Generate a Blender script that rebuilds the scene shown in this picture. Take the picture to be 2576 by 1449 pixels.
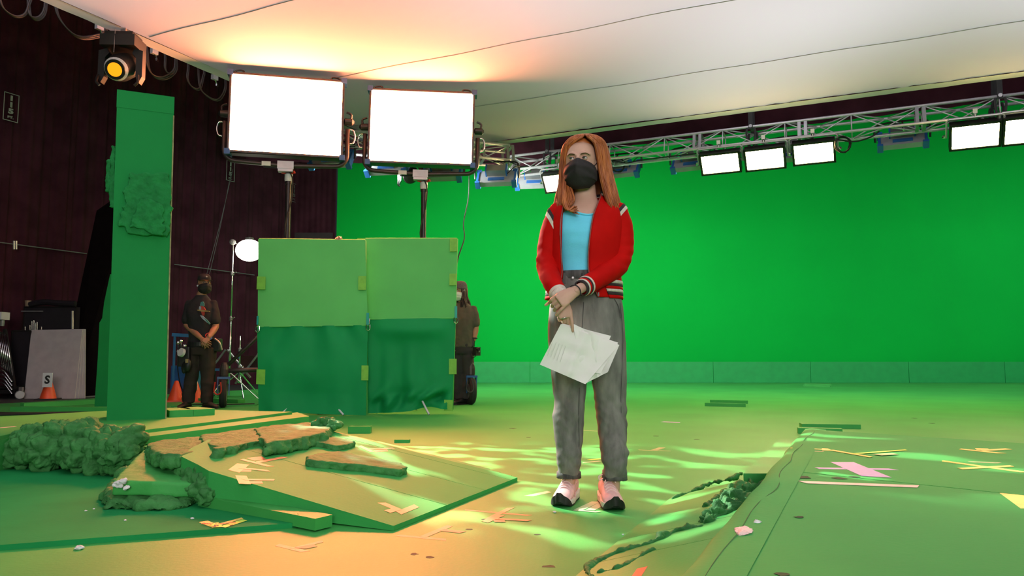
import bpy, bmesh, math, random
from mathutils import Vector, Matrix, noise, Quaternion

for _o in list(bpy.data.objects):
    bpy.data.objects.remove(_o)
SC = bpy.context.scene
COL = SC.collection

# ------------------------------------------------------------------ camera
FPX = 1900.0
CAMZ = 0.69
PITCH = math.atan((893 - 724.5) / FPX)
cam_d = bpy.data.cameras.new('camera')
cam_d.sensor_width = 36.0
cam_d.lens = FPX / 2576 * 36.0
cam_d.clip_end = 200
cam = bpy.data.objects.new('camera', cam_d)
cam.location = (0, 0, CAMZ)
cam.rotation_euler = (math.pi / 2 + PITCH, 0, 0)
COL.objects.link(cam)
SC.camera = cam

# ------------------------------------------------------------------ world / exposure
w = bpy.data.worlds.new('world'); SC.world = w
w.use_nodes = True
w.node_tree.nodes['Background'].inputs[0].default_value = (0.75, 0.85, 0.95, 1)
w.node_tree.nodes['Background'].inputs[1].default_value = 0.02
SC.view_settings.view_transform = 'Standard'
SC.view_settings.look = 'None'
SC.view_settings.exposure = 0.0
SC.view_settings.gamma = 1.0
SC.view_settings.use_curve_mapping = False
try:
    SC.cycles.use_denoising = True
    SC.cycles.sample_clamp_indirect = 6.0
    SC.cycles.max_bounces = 8
    SC.cycles.caustics_reflective = False
    SC.cycles.caustics_refractive = False
except Exception:
    pass

# room axes: the stage is turned 25 degrees to the camera
E1 = Vector((0.4239, 0.9057, 0)).normalized()      # along the left wall, away from the camera
E2 = Vector((0.9057, -0.4239, 0)).normalized()     # along the far truss, to the right
UP = Vector((0, 0, 1))

def ray(x, y):
    u = (x - 1288) / FPX; v = (724.5 - y) / FPX
    return Vector((u, math.cos(PITCH) - v * math.sin(PITCH), math.sin(PITCH) + v * math.cos(PITCH)))
def D(x, y, Y):                      # the point seen at a pixel, at distance Y into the stage
    d = ray(x, y); return Vector((0, 0, CAMZ)) + d * (Y / d.y)
def G(x, y, z=0.0):                  # the point seen at a pixel, on a level plane
    d = ray(x, y); return Vector((0, 0, CAMZ)) + d * ((z - CAMZ) / d.z)
def PL(x, y, p, n):                  # the point seen at a pixel, on any plane
    d = ray(x, y); o = Vector((0, 0, CAMZ)); return o + d * ((p - o).dot(n) / d.dot(n))

# overhead soft lamps above the white silk (they shine through the cloth)
def area(name, loc, target, sx, sy, power, color, spread=180):
    l = bpy.data.lights.new(name, 'AREA'); l.shape = 'RECTANGLE'; l.size = sx; l.size_y = sy
    l.energy = power; l.color = color; l.spread = math.radians(spread)
    o = bpy.data.objects.new(name, l); o.location = loc
    o.rotation_euler = (Vector(target) - Vector(loc)).to_track_quat('-Z', 'Y').to_euler()
    COL.objects.link(o); return o
def spot(name, loc, target, power, color, angle, blend, radius=0.05):
    l = bpy.data.lights.new(name, 'SPOT'); l.energy = power; l.color = color
    l.spot_size = math.radians(angle); l.spot_blend = blend; l.shadow_soft_size = radius
    o = bpy.data.objects.new(name, l); o.location = loc
    o.rotation_euler = (Vector(target) - Vector(loc)).to_track_quat('-Z', 'Y').to_euler()
    COL.objects.link(o); return o
SILK_Z = 4.7
OVERHEAD = 0.64
for _x, _y, _p in [(3.4, 8.4, 75), (6.6, 7.2, 80), (0.4, 8.0, 60), (3.2, 11.0, 45), (4.4, 4.6, 90), (0.6, 4.6, 80), (-2.6, 5.4, 110), (-1.5, 1.2, 175), (2.0, 0.6, 190), (6.0, 1.0, 110), (8.6, 8.0, 60), (-4.6, 7.6, 30), (-5.0, 5.0, 80)]:
    area('overhead_space_light', (_x, _y, SILK_Z + 1.7), (_x, _y, 0), 2.4, 2.4, _p * OVERHEAD, (0.93, 0.90, 1.0), 180)
# added unseen fill light behind the camera, brightens surfaces facing it
area('added_front_fill', (1.5, -9.0, 3.6), (0.0, 6.0, 1.2), 7.0, 3.6, 385, (1.0, 0.95, 0.90), 120)
# stage lanterns: cool patterned beam from the left grid through a streaky gobo
_g = spot('gobo_beam', (-4.6, 8.2, 4.3), (0.65, 4.35, 0), 9500, (0.92, 1.0, 0.90), 25, 0.45, 0.02)
_g.data.use_nodes = True
_nt = _g.data.node_tree; _em = _nt.nodes['Emission']
_tc = _nt.nodes.new('ShaderNodeTexCoord'); _mp = _nt.nodes.new('ShaderNodeMapping')
_mp.inputs['Scale'].default_value = (1.0, 1.0, 1.0)
_nz = _nt.nodes.new('ShaderNodeTexNoise'); _nz.inputs['Scale'].default_value = 34; _nz.inputs['Detail'].default_value = 1.5
_cr = _nt.nodes.new('ShaderNodeValToRGB')
_cr.color_ramp.elements[0].position = 0.50; _cr.color_ramp.elements[0].color = (0, 0, 0, 1)
_cr.color_ramp.elements[1].position = 0.62; _cr.color_ramp.elements[1].color = (1, 1, 1, 1)
_nt.links.new(_tc.outputs['Normal'], _mp.inputs['Vector'])
_nt.links.new(_mp.outputs['Vector'], _nz.inputs['Vector'])
_nt.links.new(_nz.outputs['Fac'], _cr.inputs['Fac'])
_nt.links.new(_cr.outputs['Color'], _em.inputs['Strength'])

# ------------------------------------------------------------------ materials
MATS = {}
def mat(name, c, rough=0.6, metal=0.0, var=0.0, vscale=6.0, bump=0.0, bscale=40.0, c2=None, spec=0.5, stretch=(1, 1, 1), sheen=0.0, detail=4.0, lo=0.35, hi=0.65):
    if name in MATS: return MATS[name]
    m = bpy.data.materials.new(name); m.use_nodes = True
    nt = m.node_tree; b = nt.nodes['Principled BSDF']
    b.inputs['Base Color'].default_value = (*c, 1)
    b.inputs['Roughness'].default_value = rough
    b.inputs['Metallic'].default_value = metal
    b.inputs['Specular IOR Level'].default_value = spec
    if sheen: b.inputs['Sheen Weight'].default_value = sheen
    tc = nt.nodes.new('ShaderNodeTexCoord'); mp = nt.nodes.new('ShaderNodeMapping')
    mp.inputs['Scale'].default_value = stretch
    nt.links.new(tc.outputs['Object'], mp.inputs['Vector'])
    if var > 0 or c2:
        nz = nt.nodes.new('ShaderNodeTexNoise'); nz.inputs['Scale'].default_value = vscale; nz.inputs['Detail'].default_value = detail
        nt.links.new(mp.outputs['Vector'], nz.inputs['Vector'])
        mr = nt.nodes.new('ShaderNodeMapRange'); mr.inputs[1].default_value = lo; mr.inputs[2].default_value = hi
        nt.links.new(nz.outputs['Fac'], mr.inputs[0])
        mx = nt.nodes.new('ShaderNodeMix'); mx.data_type = 'RGBA'
        a = c2 if c2 else tuple(v * (1 - var) for v in c)
        mx.inputs[6].default_value = (*a, 1)
        mx.inputs[7].default_value = (*(c if c2 else tuple(min(1, v * (1 + var * 0.6)) for v in c)), 1)
        nt.links.new(mr.outputs[0], mx.inputs[0])
        nt.links.new(mx.outputs[2], b.inputs['Base Color'])
    if bump > 0:
        n2 = nt.nodes.new('ShaderNodeTexNoise'); n2.inputs['Scale'].default_value = bscale; n2.inputs['Detail'].default_value = 5
        nt.links.new(mp.outputs['Vector'], n2.inputs['Vector'])
        bp = nt.nodes.new('ShaderNodeBump'); bp.inputs['Strength'].default_value = bump; bp.inputs['Distance'].default_value = 0.01
        nt.links.new(n2.outputs['Fac'], bp.inputs['Height']); nt.links.new(bp.outputs[0], b.inputs['Normal'])
    MATS[name] = m; return m
def glow(name, c, strength):
    if name in MATS: return MATS[name]
    m = bpy.data.materials.new(name); m.use_nodes = True
    nt = m.node_tree; nt.nodes.remove(nt.nodes['Principled BSDF'])
    e = nt.nodes.new('ShaderNodeEmission'); e.inputs[0].default_value = (*c, 1); e.inputs[1].default_value = strength
    nt.links.new(e.outputs[0], nt.nodes['Material Output'].inputs[0])
    MATS[name] = m; return m
def cloth(name, c, trans, var=0.04, vscale=1.0, tc_=None):
    m = bpy.data.materials.new(name); m.use_nodes = True
    nt = m.node_tree; nt.nodes.remove(nt.nodes['Principled BSDF'])
    d = nt.nodes.new('ShaderNodeBsdfDiffuse'); t = nt.nodes.new('ShaderNodeBsdfTranslucent'); mx = nt.nodes.new('ShaderNodeMixShader')
    tc = nt.nodes.new('ShaderNodeTexCoord')
    nz = nt.nodes.new('ShaderNodeTexNoise'); nz.inputs['Scale'].default_value = vscale; nz.inputs['Detail'].default_value = 6
    nt.links.new(tc.outputs['Object'], nz.inputs['Vector'])
    cm = nt.nodes.new('ShaderNodeMix'); cm.data_type = 'RGBA'
    cm.inputs[6].default_value = (*[v * (1 - var) for v in c], 1); cm.inputs[7].default_value = (*c, 1)
    nt.links.new(nz.outputs['Fac'], cm.inputs[0])
    nt.links.new(cm.outputs[2], d.inputs[0]); t.inputs[0].default_value = (*(tc_ or c), 1)
    mx.inputs[0].default_value = trans
    nt.links.new(d.outputs[0], mx.inputs[1]); nt.links.new(t.outputs[0], mx.inputs[2])
    nt.links.new(mx.outputs[0], nt.nodes['Material Output'].inputs[0])
    MATS[name] = m; return m

# ------------------------------------------------------------------ geometry
class Geo:
    def __init__(s): s.v = []; s.f = []
    def add(s, vs, fs):
        o = len(s.v); s.v += [Vector(p) for p in vs]; s.f += [[i + o for i in f] for f in fs]; return s
    def hexa(s, b, t):               # 4 bottom + 4 top points, same order
        return s.add(list(b) + list(t), [[3, 2, 1, 0], [4, 5, 6, 7], [0, 1, 5, 4], [1, 2, 6, 5], [2, 3, 7, 6], [3, 0, 4, 7]])
    def prism(s, bot, top):
        n = len(bot)
        return s.add(list(bot) + list(top), [list(range(n))[::-1], list(range(n, 2 * n))] + [[i, (i + 1) % n, n + (i + 1) % n, n + i] for i in range(n)])
    def box(s, c, size, ax=None):    # ax: three axis vectors
        X, Y, Z = ax if ax else (Vector((1, 0, 0)), Vector((0, 1, 0)), UP)
        c = Vector(c); a, b, h = [v / 2 for v in size]
        q = [(-a, -b), (a, -b), (a, b), (-a, b)]
        return s.hexa([c + X * i + Y * j - Z * h for i, j in q], [c + X * i + Y * j + Z * h for i, j in q])
    def bar(s, p, q, wid, thk, up=UP):   # a flat bar between two points
        p, q = Vector(p), Vector(q); d = (q - p).normalized(); side = d.cross(up)
        side = side.normalized() if side.length > 1e-6 else Vector((1, 0, 0)); u = side.cross(d)
        sh = [(-wid / 2, -thk / 2), (wid / 2, -thk / 2), (wid / 2, thk / 2), (-wid / 2, thk / 2)]
        return s.hexa([p + side * a + u * b for a, b in sh], [q + side * a + u * b for a, b in sh])
    def tube(s, pts, r, n=8, cap=True, close=False, flat=1.0, ref=None, round_cap=False):
        pts = [Vector(p) for p in pts]; N = len(pts)
        rs = list(r) if isinstance(r, (list, tuple)) else [r] * N
        if round_cap and N >= 2:
            for end in (0, -1):
                d = (pts[end] - pts[1 if end == 0 else -2]).normalized(); rr = rs[end]
                ex = [(0.5, 0.87), (0.87, 0.5), (0.98, 0.2)]
                base = pts[end].copy()
                for a, b in ex:
                    if end == 0: pts.insert(0, base + d * rr * a); rs.insert(0, rr * b)
                    else: pts.append(base + d * rr * a); rs.append(rr * b)
            N = len(pts)
        tang = []
        for i in range(N):
            if close: t = pts[(i + 1) % N] - pts[i - 1]
            else: t = pts[min(i + 1, N - 1)] - pts[max(i - 1, 0)]
            tang.append(t.normalized() if t.length > 1e-9 else Vector((0, 0, 1)))
        u = (Vector(ref) if ref else (UP if abs(tang[0].z) < 0.9 else Vector((1, 0, 0))))
        u = (u - tang[0] * u.dot(tang[0])).normalized()
        vs = []
        for i in range(N):
            u = u - tang[i] * u.dot(tang[i]); u.normalize(); v = tang[i].cross(u)
            for k in range(n):
                a = 2 * math.pi * k / n
                vs.append(pts[i] + u * (math.cos(a) * rs[i] * flat) + v * (math.sin(a) * rs[i]))
        fs = []
        for i in range(N if close else N - 1):
            j = (i + 1) % N
            for k in range(n):
                l = (k + 1) % n
                fs.append([i * n + k, i * n + l, j * n + l, j * n + k])
        if cap and not close: fs += [list(range(n))[::-1], list(range((N - 1) * n, N * n))]
        return s.add(vs, fs)
    def rings(s, rr, cap=True, closed=True):
        n = len(rr[0]); vs = [p for r in rr for p in r]; fs = []
        for i in range(len(rr) - 1):
            for k in range(n if closed else n - 1):
                l = (k + 1) % n
                fs.append([i * n + k, i * n + l, (i + 1) * n + l, (i + 1) * n + k])
        if cap and closed: fs += [list(range(n))[::-1], list(range((len(rr) - 1) * n, len(rr) * n))]
        return s.add(vs, fs)
    def stack(s, rows, n=28, p=2.2, cap=True):   # rows: (x, y, z, rx, ry_front, ry_back), front = -Y
        rr = []
        for (x, y, z, rx, rf, rb) in rows:
            ring = []
            for k in range(n):
                a = 2 * math.pi * k / n; sx, cy = math.sin(a), math.cos(a)
                sx = math.copysign(abs(sx) ** (2 / p), sx); cy = math.copysign(abs(cy) ** (2 / p), cy)
                ring.append(Vector((x + rx * sx, y - (rf if cy > 0 else rb) * cy, z)))
            rr.append(ring[::-1])
        return s.rings(rr, cap)
    def ball(s, c, r, n=12, m=8, M=None):
        c = Vector(c); r3 = r if isinstance(r, (tuple, list)) else (r, r, r); vs = []; fs = []
        for i in range(m + 1):
            t = math.pi * (i + 0.001) / (m + 0.002)
            for k in range(n):
                a = 2 * math.pi * k / n
                q = Vector((r3[0] * math.sin(t) * math.cos(a), r3[1] * math.sin(t) * math.sin(a), r3[2] * math.cos(t)))
                vs.append(c + (M @ q if M else q))
        for i in range(m):
            for k in range(n):
                l = (k + 1) % n
                fs.append([i * n + k, (i + 1) * n + k, (i + 1) * n + l, i * n + l])
        fs += [list(range(n))[::1], list(range(m * n, (m + 1) * n))[::-1]]
        return s.add(vs, fs)
    def lathe(s, c, prof, ax=UP, n=20):   # prof: (radius, height along ax)
        c = Vector(c); ax = Vector(ax).normalized(); u = ax.orthogonal().normalized(); v = ax.cross(u)
        rr = [[c + ax * h + (u * math.cos(2 * math.pi * k / n) + v * math.sin(2 * math.pi * k / n)) * max(r, 1e-4) for k in range(n)] for r, h in prof]
        return s.rings(rr)
    def move(s, M): s.v = [M @ p for p in s.v]; return s

def parent_to(o, parent):
    o.parent = parent
    o.matrix_parent_inverse = Matrix.Translation(-Vector(parent.location)) if parent.get('_flat', 1) else Matrix()
ROOT = {}
def put(name, geo, m, parent=None, smooth=False, label=None, cat=None, group=None, kind=None, angle=None):
    me = bpy.data.meshes.new(name)
    vs = geo.v; off = Vector((0, 0, 0))
    if parent is None and vs:
        xs = [p.x for p in vs]; ys = [p.y for p in vs]; zs = [p.z for p in vs]
        off = Vector(((min(xs) + max(xs)) / 2, (min(ys) + max(ys)) / 2, min(zs)))
    else:
        off = ROOT[parent.name]
    me.from_pydata([tuple(p - off) for p in vs], [], geo.f); me.update()
    me.validate()
    if smooth:
        me.polygons.foreach_set('use_smooth', [True] * len(me.polygons))
        if angle is not None:
            try: me.set_sharp_from_angle(angle=math.radians(angle))
            except Exception: pass
    if m: me.materials.append(m)
    o = bpy.data.objects.new(name, me); COL.objects.link(o)
    if parent is None: o.location = off
    else: o.parent = parent
    ROOT[o.name] = off
    tag(o, label, cat, group, kind)
    return o
def tag(o, label=None, cat=None, group=None, kind=None):
    if label: o['label'] = label
    if cat:
        o['category'] = cat
        kind = kind or 'thing'
    if group: o['group'] = group
    if kind: o['kind'] = kind
    return o
def thing(name, label, cat, loc, group=None):
    o = bpy.data.objects.new(name, None); o.location = Vector(loc); o.empty_display_size = 0.1
    COL.objects.link(o); ROOT[o.name] = Vector(loc); tag(o, label, cat, group); return o

def remesh(geo, voxel, smooth_iter=0):
    me = bpy.data.meshes.new('tmp'); me.from_pydata([tuple(p) for p in geo.v], [], geo.f); me.update()
    o = bpy.data.objects.new('tmp', me); COL.objects.link(o)
    md = o.modifiers.new('r', 'REMESH'); md.mode = 'VOXEL'; md.voxel_size = voxel
    if smooth_iter:
        sm = o.modifiers.new('s', 'SMOOTH'); sm.iterations = smooth_iter; sm.factor = 0.5
    dg = bpy.context.evaluated_depsgraph_get(); dg.update()
    ev = o.evaluated_get(dg); m2 = ev.to_mesh()
    g = Geo(); g.v = [v.co.copy() for v in m2.vertices]; g.f = [list(p.vertices) for p in m2.polygons]
    g.n = [v.normal.copy() for v in m2.vertices]
    ev.to_mesh_clear(); bpy.data.objects.remove(o); bpy.data.meshes.remove(me)
    return g
def displace(g, fn):
    g.v = [p + n * fn(p) for p, n in zip(g.v, g.n)]; return g
def fbm(p, sc, oct=3):
    return noise.fractal(p * sc, 1.0, 2.0, oct)
def smoothpath(pts, k=4):
    pts = [Vector(p) for p in pts]; out = []
    for i in range(len(pts) - 1):
        p0 = pts[max(i - 1, 0)]; p1 = pts[i]; p2 = pts[i + 1]; p3 = pts[min(i + 2, len(pts) - 1)]
        for j in range(k):
            t = j / k
            out.append(0.5 * ((2 * p1) + (p2 - p0) * t + (2 * p0 - 5 * p1 + 4 * p2 - p3) * t * t + (3 * p1 - p0 - 3 * p2 + p3) * t ** 3))
    out.append(pts[-1]); return out
def lerp(a, b, t): return a + (b - a) * t
def table(rows, x):                  # piecewise linear lookup: rows (key, v1, v2, ...) with ascending keys
    if x <= rows[0][0]: return list(rows[0][1:])
    for a, b in zip(rows, rows[1:]):
        if x <= b[0]:
            t = (x - a[0]) / (b[0] - a[0]); return [lerp(p, q, t) for p, q in zip(a[1:], b[1:])]
    return list(rows[-1][1:])
def textgeo(txt, size, bold=0.0, ext=0.001, align='CENTER'):
    c = bpy.data.curves.new('t', 'FONT'); c.body = txt; c.size = size; c.offset = bold; c.extrude = ext; c.align_x = align; c.align_y = 'CENTER'
    c.resolution_u = 3
    o = bpy.data.objects.new('t', c); COL.objects.link(o)
    dg = bpy.context.evaluated_depsgraph_get(); dg.update()
    ev = o.evaluated_get(dg); me = ev.to_mesh()
    g = Geo(); g.v = [v.co.copy() for v in me.vertices]; g.f = [list(p.vertices) for p in me.polygons]
    ev.to_mesh_clear(); bpy.data.objects.remove(o); bpy.data.curves.remove(c)
    return g
def frame(X, Z, loc):                # matrix from an X axis and an up axis
    X = Vector(X).normalized(); Z = Vector(Z); Y = Z.cross(X).normalized(); Z = X.cross(Y)
    M = Matrix((X, Y, Z)).transposed().to_4x4(); M.translation = Vector(loc); return M

GREEN = mat('chroma_green_paint', (0.055, 0.36, 0.080), rough=0.52, var=0.10, vscale=1.3, bump=0.10, bscale=60, spec=0.18)
GREEN_WALL = mat('chroma_green_wall', (0.002, 0.40, 0.045), rough=0.9, var=0.05, vscale=0.5, spec=0.1)
GREEN_FOAM = mat('painted_foam', (0.045, 0.215, 0.055), rough=0.75, var=0.25, vscale=12, bump=0.5, bscale=70, spec=0.3)
GREEN_CLOTH = mat('green_cloth', (0.010, 0.24, 0.055), rough=0.8, var=0.05, vscale=3, bump=0.05, bscale=300, spec=0.2)
BLACK = mat('black_drape_veiled', (0.048, 0.013, 0.021), rough=0.95, var=0.3, vscale=2, spec=0.1)  # black cloth with the reddish lens veil mixed into its colour
GREEN_MATT = mat('matt_green_paint', (0.016, 0.26, 0.075), rough=0.8, var=0.12, vscale=2.0, bump=0.1, bscale=60, spec=0.05)
GREEN_DECK = mat('deck_green_paint', (0.045, 0.36, 0.085), rough=0.7, var=0.10, vscale=1.3, bump=0.1, bscale=60, spec=0.15)
BLACK_PL = mat('black_plastic', (0.012, 0.012, 0.013), rough=0.45, var=0.1)
BLACK_MET = mat('black_metal', (0.02, 0.018, 0.018), rough=0.35, metal=0.3, var=0.1)
RUBBER = mat('black_rubber', (0.014, 0.014, 0.014), rough=0.8, var=0.1)
SILVER = mat('aluminium', (0.62, 0.58, 0.61), rough=0.38, metal=0.35, var=0.08, vscale=20)
CHROME = mat('chrome', (0.75, 0.75, 0.75), rough=0.18, metal=1.0, var=0.03)
STEEL = mat('grey_steel', (0.35, 0.34, 0.34), rough=0.4, metal=0.7, var=0.1)

# ------------------------------------------------------------------ the stage
g = Geo().box((4, 8, -0.05), (34, 24, 0.1))
put('floor', g, GREEN, kind='structure', label='glossy chroma green painted studio floor')
def wall_x(Y): return -5.56 + 0.468 * (Y - 19)
# dark bare floor along the left wall
p0 = Vector((wall_x(4) + 2.1, 4, 0)); p1 = Vector((wall_x(19) + 2.1, 19, 0))
q0 = Vector((wall_x(4) - 0.3, 4, 0)); q1 = Vector((wall_x(19) - 0.3, 19, 0))
g = Geo().hexa([q0, p0, p1, q1], [v + UP * 0.004 for v in (q0, p0, p1, q1)])
put('floor_bare_strip', g, mat('bare_floor', (0.03, 0.028, 0.03), rough=0.7, var=0.3), kind='structure', label='dark bare floor strip along the black drape wall')
# back green wall and its low kick boards
g = Geo().box((5.77, 19.1, 4.0), (20.46, 0.2, 8.0))
put('wall_back', g, GREEN_WALL, kind='structure', label='bright green screen wall across the back')
kb = put('baseboard_back', Geo().box((5.6, 18.985, 0.26), (20.1, 0.02, 0.50)), GREEN_WALL, kind='structure', label='green kick board strip along the base of the green wall')
KICK = mat('kick_board', (0.012, 0.34, 0.085), rough=0.6, var=0.06)
xs = [-4.4, -2.0, 0.45, 2.75, 5.02, 7.45, 9.9, 12.3, 14.6]
for a, b in zip(xs, xs[1:]):
    put('panel', Geo().box(((a + b) / 2, 18.965, 0.262), (b - a - 0.012, 0.02, 0.52)), KICK, kb)
# left wall: black drape hanging in shallow vertical folds
g = Geo(); n = 420; rows = []
for i in range(n + 1):
    Y = 2.0 + (19.1 - 2.0) * i / n; x = wall_x(Y)
    f = 0.035 * math.sin(Y * 17 + 2 * math.sin(Y * 3.1)) + 0.03 * math.sin(Y * 41 + 1.3 * math.sin(Y * 7))
    rows.append((x + f * 0.9, Y - f * 0.42))
vs = [(x, y, z) for z in (0.0, 8.0) for x, y in rows]
g.add(vs, [[i, i + 1, n + 2 + i, n + 1 + i] for i in range(n)])
g.add([(x - 0.25, y + 0.1, z) for z in (0.0, 8.0) for x, y in (rows[0], rows[-1])], [[0, 2, 3, 1]])
put('wall_left', g, BLACK, kind='structure', smooth=True, label='black drape wall on the left with shallow folds')
g = Geo().box((3, 9, 8.05), (34, 26, 0.1))
put('ceiling', g, BLACK, kind='structure', label='black stage ceiling above the silk')
g = Geo(); vs = []
for z in (0.0, 8.0):
    for i in range(31):
        vs.append((-5.9 + 1.42 * i / 30, 18.93 + 0.03 * math.sin(i * 2.1), z))
put('black_side_drape', g.add(vs, [[i, i + 1, 32 + i, 31 + i] for i in range(30)]), BLACK, smooth=True, label='narrow black drape covering the left end of the green wall', cat='curtain')
# black teaser hanging behind the truss, above the green wall
TR0 = Vector((4.72, 12.6, 4.44))                      # a point on the truss axis
def teaser(a, b, z0, z1, name, label, nf=90):
    g = Geo(); vs = []
    d = (b - a).normalized(); s = Vector((d.y, -d.x, 0))
    for z in (z0, z1):
        for i in range(nf + 1):
            p = lerp(a, b, i / nf) + s * (0.03 * math.sin(i * 1.9)); vs.append(Vector((p.x, p.y, z)))
    g.add(vs, [[i, i + 1, nf + 2 + i, nf + 1 + i] for i in range(nf)])
    return put(name, g, BLACK, smooth=True, label=label, cat='curtain')
ta = TR0 + E1 * 1.0 - E2 * 5.2; tb = TR0 + E1 * 1.0 + E2 * 9
teaser(ta, tb, 4.86, 7.9, 'black_teaser', 'long black teaser curtain hanging above the lighting truss')
teaser(Vector((-5.6, 15.6, 0)), ta + Vector((0.3, 0.3, 0)), 4.75, 7.9, 'black_teaser', 'short black teaser curtain behind the two large light panels', 60)

# ------------------------------------------------------------------ white overhead silk
SILKM = cloth('white_silk', (0.80, 0.77, 0.77), 0.62, var=0.06, vscale=0.7)
HEMM = cloth('silk_hem', (0.74, 0.74, 0.68), 0.45, var=0.1, vscale=4)
SC0 = G(1021, 391, SILK_Z)
silk = thing('overhead_silk', 'huge white overhead silk stretched flat above the set', 'silk', (SC0.x, SC0.y, SILK_Z - 0.05))
LA, LB = 17.0, 17.5                  # extents along -E1 and E2
def silk_z(a, b):                    # a: distance in from the far edge, b: distance in from the left edge
    z = 0.02 * noise.noise(Vector((a * 0.35, b * 0.35, 0)))
    pull = math.exp(-a * 2.2)
    z += pull * 0.02 * noise.noise(Vector((b * 7 + a * 3 * noise.noise(Vector((b * 2, 0, 5))), a * 0.6, 3)))
    pullb = math.exp(-b * 2.5)
    z += pullb * 0.010 * noise.noise(Vector((a * 5, b * 0.6, 9)))
    return z
g = Geo(); av = [0.14 + (LA - 0.14) * (i / 60) ** 1.7 for i in range(61)]; bv = [0.14 + (LB - 0.14) * (j / 220) for j in range(221)]
vs = []
for a in av:
    for b in bv:
        p = SC0 - E1 * a + E2 * b; vs.append((p.x, p.y, SILK_Z + silk_z(a, b)))
nb = len(bv)
g.add(vs, [[i * nb + j, i * nb + j + 1, (i + 1) * nb + j + 1, (i + 1) * nb + j] for i in range(len(av) - 1) for j in range(nb - 1)])
put('silk_sheet', g, SILKM, silk, smooth=True)
def hem(along_far):
    g = Geo(); N = 170; vs = []
    for w_ in (0.0, 0.07, 0.16):
        for i in range(N + 1):
            t = i / N
            if along_far: a, b = w_ + 0.012 * noise.noise(Vector((t * 60, 2, 0))), t * LB
            else: a, b = t * LA, w_ + 0.012 * noise.noise(Vector((t * 60, 7, 0)))
            p = SC0 - E1 * a + E2 * b
            vs.append((p.x, p.y, SILK_Z - 0.016 + 0.004 * noise.noise(Vector((t * 40, w_ * 9, 1))) - (0.02 if w_ == 0 else 0)))
    n1 = N + 1
    g.add(vs, [[k * n1 + i, k * n1 + i + 1, (k + 1) * n1 + i + 1, (k + 1) * n1 + i] for k in range(2) for i in range(N)])
    put('hem', g, HEMM, silk, smooth=True, label='pale green tinted hem band')
hem(True); hem(False)
for a in (2.05, 4.1, 6.2, 8.3, 10.4):
    g = Geo(); pts = []
    for j in range(60):
        b = 0.2 + (LB - 0.2) * j / 59; p = SC0 - E1 * (a + 0.015 * math.sin(j)) + E2 * b
        pts.append((p.x, p.y, SILK_Z + silk_z(a, b) - 0.004))
    put('seam', g.tube(pts, 0.006, 4), mat('silk_seam', (0.42, 0.40, 0.38), rough=0.9, var=0.1), silk)

# ------------------------------------------------------------------ trusses
def truss(name, label, a, b, roll, s=0.30, step=0.5):
    root = thing(name, label, 'truss', (a + b) / 2)
    d = (b - a).normalized(); side = d.cross(UP).normalized()
    if side.y < 0: side = -side                    # side points away from the camera
    c, sn = math.cos(roll), math.sin(roll)
    r = side * c - UP * sn; u = side * sn + UP * c
    off = [r * i * s / 2 + u * j * s / 2 for i, j in ((-1, 1), (1, 1), (1, -1), (-1, -1))]
    L = (b - a).length; N = int(L / step)
    for o in off:
        put('chord', Geo().tube([a + o, b + o], 0.025, 8), SILVER, root, smooth=True)
    for k in range(4):
        o1, o2 = off[k], off[(k + 1) % 4]; g = Geo()
        for i in range(N):
            t0, t1 = i / N, (i + 1) / N
            p, q = (o1, o2) if (i + k) % 2 == 0 else (o2, o1)
            g.tube([lerp(a, b, t0) + p, lerp(a, b, t1) + q], 0.011, 5)
            if i % 2 == 0: g.tube([lerp(a, b, t0) + o1, lerp(a, b, t0) + o2], 0.011, 5)
        put('lattice_side', g, SILVER, root, smooth=True)
    for t in [0.0, 0.21, 0.42, 0.62, 0.82, 1.0]:
        g = Geo(); pc = lerp(a, b, t)
        for dd in (-0.05, 0.05):
            P = [pc + d * dd + o * 1.05 for o in off]
            for k in range(4): g.bar(P[k], P[(k + 1) % 4], 0.012, 0.05, d)
        put('joint_plate', g, STEEL, root)
    return root
tA = TR0 - E2 * (4.72 / 0.9057) + E2 * 0.02
tB = TR0 + E2 * 3.55
truss('lighting_truss', 'long silver box truss carrying the row of warm panels', tA, tB, math.radians(11))
P2 = D(1278, 393, 13.9); P3 = D(846, 379, 12.9); P3.z = P2.z
truss('lighting_truss', 'short silver box truss behind the two large light panels', P3, P2, math.radians(11))
tC = tB + E2 * 0.55
truss('lighting_truss', 'silver truss end cut by the right edge of frame', tC, tC + E2 * 1.6, math.radians(11))

# slings and hoists that hold the trusses
SLING = mat('grey_sling', (0.035, 0.03, 0.035), rough=0.8, var=0.2)
def sling(px, label, t_off=0.0, n=2):
    u = (px - 1288) / FPX
    t = (u * TR0.y - TR0.x) / (E2.x - u * E2.y) if True else 0
    c = TR0 + E2 * t
    root = thing('truss_sling', label, 'sling', c + UP * 0.1)
    for k in range(n):
        o = E1 * (-0.14 + 0.28 * k); lo = c + o + UP * 0.13
        g = Geo()
        hi = c + o * 0.6 + UP * 1.9
        g.bar(lo, hi, 0.075, 0.02, E2.cross(UP))
        g.tube(smoothpath([lo + E2 * 0.06 + UP * 0.02, lo - UP * 0.12 + E2 * 0.07, c + o - UP * 0.32, lo - UP * 0.12 - E2 * 0.07, lo - E2 * 0.06 + UP * 0.02], 4), 0.02, 6)
        put('strap', g, SLING, root)
    g = Geo().tube([c + UP * 0.18 - E1 * 0.17, c + UP * 0.18 + E1 * 0.17], 0.03, 8)
    put('shackle', g, STEEL, root)
    return c
sling(1385, 'dark pair of slings holding the truss just left of the red-haired person')
sling(1905, 'dark pair of slings holding the truss above the middle warm panels')
sling(2545, 'dark cluster of slings at the right end of the long truss', n=3)
g = Geo(); c = tB + E2 * 0.27
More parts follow.
